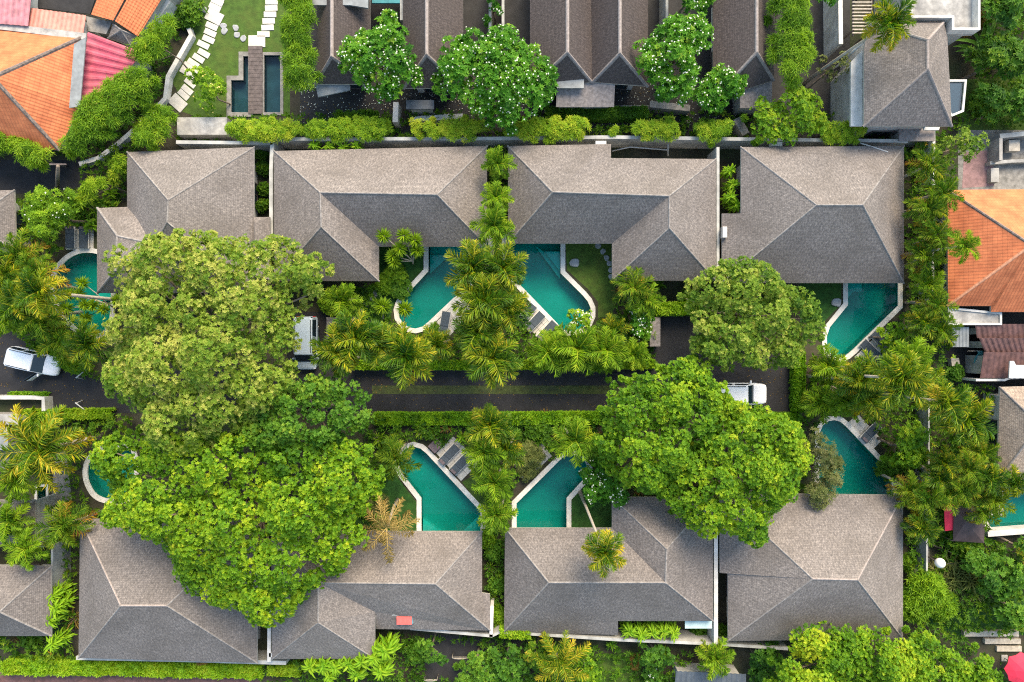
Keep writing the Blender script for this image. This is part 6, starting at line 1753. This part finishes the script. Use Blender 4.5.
rjp = [(918, 166, 4.6, 'dark', 'beside the white rail wall'), (938, 194, 5.0, 'dark', 'reaching over the corner of the orange roof'), (918, 208, 5.2, 'dark', 'second down from the white rail wall'), (926, 236, 5.0, 'dark', 'beside the orange roof, mid height'),
       (914, 256, 4.2, 'dark', 'hugging the square upper villa'), (918, 284, 3.6, 'lime', 'beside the pale alley wall'), (926, 306, 4.4, 'dark', 'at the corner of the stained slab'), (914, 322, 4.2, 'manila', 'right of the round bush tree'), (936, 330, 4.2, 'dark', 'left of the grey tin lean-to'),
       (900, 490, 4.0, 'dark', 'at the right corner of the pointed pool'), (940, 462, 4.4, 'manila', 'right of the dense lime tree'), (956, 490, 4.4, 'dark', 'above the dark tent'), (985, 478, 4.6, 'manila', 'below the straw coloured roof'), (1010, 482, 4.4, 'manila', 'at the right edge above the small pool'),
       (916, 500, 4.4, 'dark', 'left of the thin garden wall'), (990, 500, 3.8, 'dark', 'left of the small right edge pool'), (912, 528, 4.2, 'manila', 'right of the lower square villa'), (978, 452, 3.2, 'dark', 'over the dark lawn'), (936, 478, 4.2, 'manila', 'hanging over the thin garden wall'), (966, 470, 4.6, 'dark', 'below the dark lawn')]
for i, (x, y, z, st_, lab) in enumerate(rjp):
    P('jungle palm on the right flank, ' + lab, x + (9 if x < 930 else 3), y, z, st_, 13, .72, .3 if st_ != 'lime' else .1, seed=130 + i, group=gj)
P('yellowish palm half hiding the red awning', 946, 497, 4.2, 'manila', 11, .7, .5, seed=170, group=gj)
P('palm reaching over the corner of the dark tent', 982, 512, 3.8, 'dark', 11, .65, .4, seed=171, group=gj)
# single trunks leaning out over the pools
P('palm whose long pale trunk crosses the kidney shaped pool', 40, 292, 9.5, 'manila', 13, 1.0, .4, seed=160, group=gp, lean=1.5, lean_dir=175, tr=.12)
P('palm with bare trunk beside the full green right palm', 858, 380, 6.2, 'manila', 12, .85, .4, seed=161, group=gp, lean=1.4, lean_dir=0)

# pandanus: heads on thin branches
pompom('thin branched plant with round leaf heads over the second upper villa eave', 413, 261, 2.6, [(384, 236, 4.2), (404, 235.5, 4.4), (415, 240, 4.0), (400, 249, 3.8), (393, 256, 3.4), (394, 261, 3.2), (417, 250, 3.6)], base=(413, 264), r=.62)
pompom('thin branched plant with round leaf heads inside the kidney pool edge', 108, 304, 2.4, [(83, 283, 3.6), (69, 294, 3.4), (79, 294, 3.2), (67, 308, 3.4), (85, 305, 3.0), (93, 305, 2.8), (104, 309, 2.6), (86, 318, 2.6), (117, 300, 3.2)], base=(114, 308), r=.55)
pompom('small round headed plant beside the rounded tip of the left central pool', 404, 322, 1.6, [(405, 309, 2.6)], base=(405, 326), r=.7)
pompom('round headed plant on the grass left of the left central pool', 383, 318, 1.2, [(383, 306, 2.2)], base=(384, 320), r=.75)

# ------------------------------------------------------------------ shrubs and beds
S = shrub
gs = 'shrubs in the garden beds'
S('bright banana like plant at the left of the cordyline bed', 'broad', 296, 668, 1.0, group=gs)
for i, (x, y, r, lab) in enumerate(((312, 664, .85, 'first from the left'), (325, 662, .85, 'second from the left'), (338, 664, .85, 'third from the left'), (351, 661, .85, 'fourth from the left'), (364, 658, .9, 'fifth from the left'), (377, 652, .95, 'sixth, below the wing of the villa'), (389, 645, 1.0, 'highest, beside the red topped box'), (330, 674, .8, 'front row at the bottom edge, left'), (358, 672, .8, 'front row at the bottom edge, right'), (383, 668, .9, 'rightmost by the bottom edge'))):
    S('yellow tipped cordyline shrub below the lower villa, ' + lab, 'strap_tall', x, y, r * 1.7, z=2.4, group='yellow tipped cordylines below the lower villa')
for i, (x, y, lab) in enumerate(((628, 629, 'first'), (640, 631, 'second'), (651, 630, 'third'), (662, 629, 'fourth'), (672, 630, 'fifth'))):
    S('lime strap leaved plant in the wall notch of the lower villa, %s from the left' % lab, 'strap_tall', x, y, 1.15, z=2.0, hs=1.1, group='lime plants in the wall notch')
for i, (x, y, r, lab) in enumerate(((58, 592, .95, 'topmost'), (62, 604, 1.0, 'second from the top'), (56, 616, 1.0, 'third from the top'), (64, 626, .95, 'fourth from the top, yellowish'), (58, 640, .95, 'lowest'))):
    S('ginger like shrub in the gap between the lower left roofs, ' + lab, ('strap_tall', 'strap_tall', 'strap_tall', 'strap_rust', 'strap_tall')[i], x, y, r * 1.4, z=2.0, group='ginger shrubs between the lower left roofs')
S('rust leaved shrub at the lower left corner', 'strap_rust', 12, 640, .9, group=gs)
S('dark round shrub at the lower left corner', 'ball_dark', 28, 640, 1.0, group=gs)
for i, (x, y, lab) in enumerate(((728, 172, 'top'), (731, 186, 'middle'), (728, 198, 'bottom'), (734, 206, 'lowest corner'))):
    S('lime plant in the roof notch of the square upper villa, ' + lab, 'strap_tall', x, y, 1.0, z=1.9, hs=1.25, group='lime plants in the upper roof notch')
for i, (x, y, lab) in enumerate(((486, 540, 'upper'), (495, 553, 'second'), (490, 570, 'third'), (498, 586, 'fourth'), (492, 602, 'fifth'), (499, 618, 'lowest'), (495, 530, 'topmost'))):
    S('green shrub in the strip between the lower middle villas, %s' % lab, ('ball_lime', 'ball', 'strap', 'ball', 'strap', 'ball_lime', 'strap_lime')[i], x, y, .85, hs=1.4, group='shrubs between the lower middle villas')
for i, (x, y, lab) in enumerate(((260, 152, 'upper'), (262, 168, 'middle'), (263, 188, 'lower'), (262, 205, 'lowest'))):
    S('dark shrub in the gap between the first two upper villas, ' + lab, 'ball_dark', x, y, .6, hs=1.4, group='dark shrubs between the first two upper villas')
for i, (x, y, lab) in enumerate(((330, 148, 'left'), (345, 149, 'middle'), (358, 148, 'right'), (316, 147, 'far left'))):
    S('spiky plant along the notch of the second upper villa roof, ' + lab, 'strap_tall', x, y, .95, z=1.8, hs=1.2, group='spiky plants behind the second upper villa')
S('broad leaved bright plant left of the upper left villa, upper', 'broad', 108, 192, 1.0, hs=1.3, group=gs)
S('broad leaved bright plant left of the upper left villa, lower', 'broad', 104, 202, .9, hs=1.2, group=gs)
S('large strap leaved plant between flowered tree and villa wing', 'strap_lime', 92, 208, 1.1, hs=1.3, group=gs)
S('large leaf clump right of the flowered tree above the sunbeds', 'broad', 90, 224, 1.0, hs=1.2, group=gs)
S('round lime bush below the pale blue van roof corner', 'ball_lime', 328, 302, .95, hs=1.1, group=gs)
S('bright fan of leaves below the eave of the second upper villa', 'broad', 351, 298, .75, hs=1.2, group=gs)
S('fine leaved bush on the lawn left of the left central pool, upper', 'ball_lime', 394, 276, 1.0, hs=.8, group=gs)
S('fine leaved bush on the lawn left of the left central pool, lower', 'ball', 400, 288, .95, hs=.8, group=gs)
S('fine leaved bush against the wing of the second upper villa', 'ball_lime', 386, 284, .9, hs=.8, group=gs)
S('yellow green bush right of the slate loungers', 'ball_lime', 556, 338, .9, group=gs)
S('yellow green bush at the tip of the bright teal pool', 'strap_lime', 566, 340, .9, group=gs)
S('rust tinted strap plant beside the lawn corner', 'strap_rust', 622, 293, .9, hs=1.3, group=gs)
S('rust tinted plant below the lawn', 'strap_rust', 616, 334, .7, group=gs)
S('dark green shrub at the eave of the villa with the lawn', 'broad_dark', 660, 284, .9, group=gs)
S('bright shrub at the dark driveway head', 'ball_lime', 690, 300, .9, hs=1.2, group=gs)
S('rusty shrub below the lime tree at the lower villa wing', 'strap_rust', 642, 492, .9, hs=1.2, group=gs)
S('rusty shrub below the road beside the heliconia column', 'strap_rust', 546, 416, .8, hs=1.2, group=gs)
S('dark shrub above the narrowing pool', 'ball_dark', 540, 432, 1.0, group=gs)
S('pale drooping shrub on the deck of the narrowing pool', 'weep', 530, 456, .95, hs=.9, group=gs)
S('pale twiggy shrub at the edge of the narrowing pool', 'weep', 527, 470, .7, hs=.9, group=gs)
S('dark shrub at the right side of the narrowing pool', 'ball_dark', 596, 456, 1.1, group=gs)
S('rusty shrub right of the bright yellow green palm', 'rust', 598, 442, .7, group=gs)
S('lime shrub above the deep green pool, left', 'strap_lime', 420, 432, .95, hs=1.2, group=gs)
S('lime shrub above the deep green pool, beside the table', 'strap_lime', 432, 434, .8, hs=1.1, group=gs)
S('lime shrub above the lounger deck of the deep green pool', 'broad', 462, 438, .9, hs=1.2, group=gs)
S('dark rust shrub along the hedge above the deep green pool', 'strap_rust', 446, 428, .9, hs=1.2, group=gs)
S('lime shrub left of the young dark palm', 'strap_lime', 378, 440, 1.0, hs=1.2, group=gs)
S('grey green shrub near the deep green pool lawn', 'weep', 376, 505, .8, group=gs)
S('dark clump under the young dark palm', 'ball_dark', 388, 450, .8, group=gs)
S('dark green shrub right of the pale garden wall path', 'ball_dark', 892, 470, 1.0, group=gs)
S('yellow green round shrub right of the lower square villa', 'ball_lime', 908, 563, .75, group=gs)
S('fern like lime shrub below the grey garden path', 'bamboo', 922, 590, 1.6, hs=.9, group=gs)
S('fern like lime shrub touching the lower square villa', 'bamboo', 912, 604, 1.4, hs=.9, group=gs)
S('fern like lime shrub above the bottom right tree', 'bamboo', 938, 602, 1.3, hs=.9, group=gs)
S('round blue green fan shrub below the globe', 'fan', 972, 580, 1.3, hs=.9, group=gs)
S('second fan shrub below the globe, darker', 'fan', 950, 580, 1.1, hs=.9, group=gs)
S('dark shrub between the tent and the globe', 'ball_dark', 968, 550, 1.1, group=gs)
S('dark shrub under the red awning', 'ball_dark', 948, 538, .8, group=gs)
S('banana plant at the upper right corner, highest', 'banana', 1000, 14, 1.3, z=2.6, group='banana plants in the upper right jungle')
S('banana plant at the right edge beside the glass canopy', 'banana', 1012, 55, 1.3, z=2.4, group='banana plants in the upper right jungle')
S('banana plant in the jungle next to the flat roof terrace', 'banana', 984, 45, 1.2, z=2.2, group='banana plants in the upper right jungle')
S('yellowish shrub in the upper right jungle', 'rust', 988, 12, .8, z=3.4, hs=3.4, group=gs)
S('bright shrub below the right jungle trees', 'ball', 985, 100, 1.1, group=gs)
S('dark plant in the gap below the garage roof', 'broad_dark', 908, 152, 1.0, hs=1.3, group=gs)
S('dark plant beside the white rail wall', 'broad_dark', 922, 150, .9, hs=1.3, group=gs)
S('dark green shrub in the alley by the grey lean-to', 'ball', 957, 372, .8, group=gs)
S('pale creeping plant beside the straw coloured roof', 'weep', 990, 430, .8, hs=.7, group=gs)
S('orange tinted shrub at the lower eave of the straw coloured roof', 'rust', 1014, 462, .6, hs=2.2, group=gs)
S('green shrub beside the red topped box', 'ball', 416, 655, .9, hs=1.4, group=gs)
S('rusty flowering shrub over the bottom lane hedge', 'rust', 200, 655, .95, hs=1.6, group=gs)
S('lime shrub over the bottom lane hedge', 'ball_lime', 186, 662, .9, hs=1.3, group=gs)
S('lime shrub at the end of the bottom lane hedge', 'ball_lime', 222, 666, .9, hs=1.2, group=gs)
S('small green shrub at the bottom between lawn and court', 'broad', 612, 646, .8, group=gs)
S('bright heart leaved plant above the slate shed', 'broad', 664, 652, .8, group=gs)
S('rusty shrub beside the small bottom lawn', 'rust', 636, 664, .6, group=gs)
S('shrub in the gap left of the lower right square villa', 'ball_dark', 722, 634, .7, hs=1.2, group=gs)
S('moss green shrub below the pale green glass canopy', 'ball', 702, 637, .8, hs=1.2, group=gs)
S('yellow rusty shrub right of the lower square villa corner', 'strap_rust', 918, 528, .8, hs=1.3, group=gs)
S('green shrub at the upper left garden corner', 'ball_dark', 186, 12, 1.1, group=gs)
S('dark shrub beside the garden wall at the top left', 'broad_dark', 198, 2, .9, group=gs)

# dark gap plants and ground cover between everything
U = undergrowth
U('low leafy undergrowth of the left jungle', [(-60, 196), (62, 200), (100, 196), (126, 205), (100, 225), (60, 262), (50, 290), (62, 322), (100, 350), (100, 380), (60, 364), (30, 342), (0, 322), (-60, 312)], 16, (.3, 1.5), 'lf_jungle', .42, seed=1)
U('undergrowth along the central strip above the road', [(346, 284), (378, 284), (395, 310), (410, 334), (440, 325), (480, 285), (520, 285), (540, 306), (562, 336), (590, 334), (602, 312), (655, 290), (655, 366), (346, 366)], 16, (.3, 1.2), 'lf_ground', .5, seed=2)
U('undergrowth between the upper middle villas', [(488, 140), (508, 140), (508, 290), (488, 290)], 14, (.3, 1.2), 'lf_ground', .45, seed=3)
U('undergrowth below the road on the left', [(20, 412), (135, 412), (135, 530), (100, 520), (78, 560), (78, 660), (0, 660), (0, 632), (54, 632), (54, 470), (20, 470)], 14, (.3, 1.3), 'lf_jungle', .38, seed=4)
U('undergrowth below the road in the middle', [(365, 412), (620, 412), (620, 470), (590, 470), (580, 450), (550, 460), (512, 490), (512, 640), (484, 640), (484, 470), (430, 440), (400, 440), (385, 480), (365, 480)], 16, (.3, 1.1), 'lf_ground', .45, seed=5)
U('shaded undergrowth under the right lime trees', [(590, 480), (650, 480), (720, 412), (825, 412), (820, 500), (612, 500)], 10, (.2, .9), 'lf_jungle', .3, seed=6)
U('dense undergrowth of the right jungle', [(904, 136), (948, 136), (948, 330), (940, 384), (984, 384), (984, 440), (996, 480), (1060, 480), (1060, 490), (985, 490), (985, 540), (1060, 535), (1060, 640), (904, 640), (904, 480), (895, 470), (840, 412), (806, 412), (806, 350), (830, 362), (900, 306), (904, 286)], 16, (.3, 1.6), 'lf_jungle', .42, seed=7)
U('undergrowth under the tree beside the dark driveway', [(698, 284), (806, 284), (806, 345), (700, 348)], 12, (.3, 1.0), 'lf_ground', .4, seed=8)
U('undergrowth of the bottom gardens', [(262, 664), (410, 632), (500, 640), (600, 644), (690, 650), (680, 720), (262, 720)], 13, (.3, 1.0), 'lf_ground', .42, seed=9)
U('undergrowth at the lower right corner', [(770, 648), (1060, 640), (1060, 740), (770, 740)], 9, (.3, 1.0), 'lf_ground', .4, seed=10)
U('undergrowth of the upper right jungle', [(968, -40), (1080, -40), (1080, 132), (940, 135), (950, 125), (972, 90)], 16, (.3, 1.6), 'lf_jungle', .4, seed=11)
U('undergrowth in the lane gardens behind the upper villas', [(176, 118), (300, 112), (860, 112), (905, 132), (905, 142), (176, 142)], 10, (.2, .9), 'lf_jungle', .4, seed=12)
U('undergrowth between the bamboo planter and the red houses', [(50, 150), (85, 105), (140, 55), (165, 5), (185, 30), (166, 70), (166, 100), (110, 148), (80, 165)], 12, (.2, .9), 'lf_ground', .35, seed=13)
U('undergrowth left of the upper left villa', [(80, 165), (176, 120), (130, 160), (128, 206), (100, 206), (90, 225), (60, 215)], 13, (.2, .9), 'lf_ground', .45, seed=14)
U('garden plants in the dark gaps of the top compound', [(463, -20), (530, -20), (530, 40), (463, 40)], 6, (.2, 1.0), 'lf_jungle', .3, seed=15) if False else None
U('low flowering bed beside the deep green pool lawn', [(360, 470), (386, 470), (380, 540), (350, 540)], 9, (.1, .4), 'lf_ground', .4, seed=16)
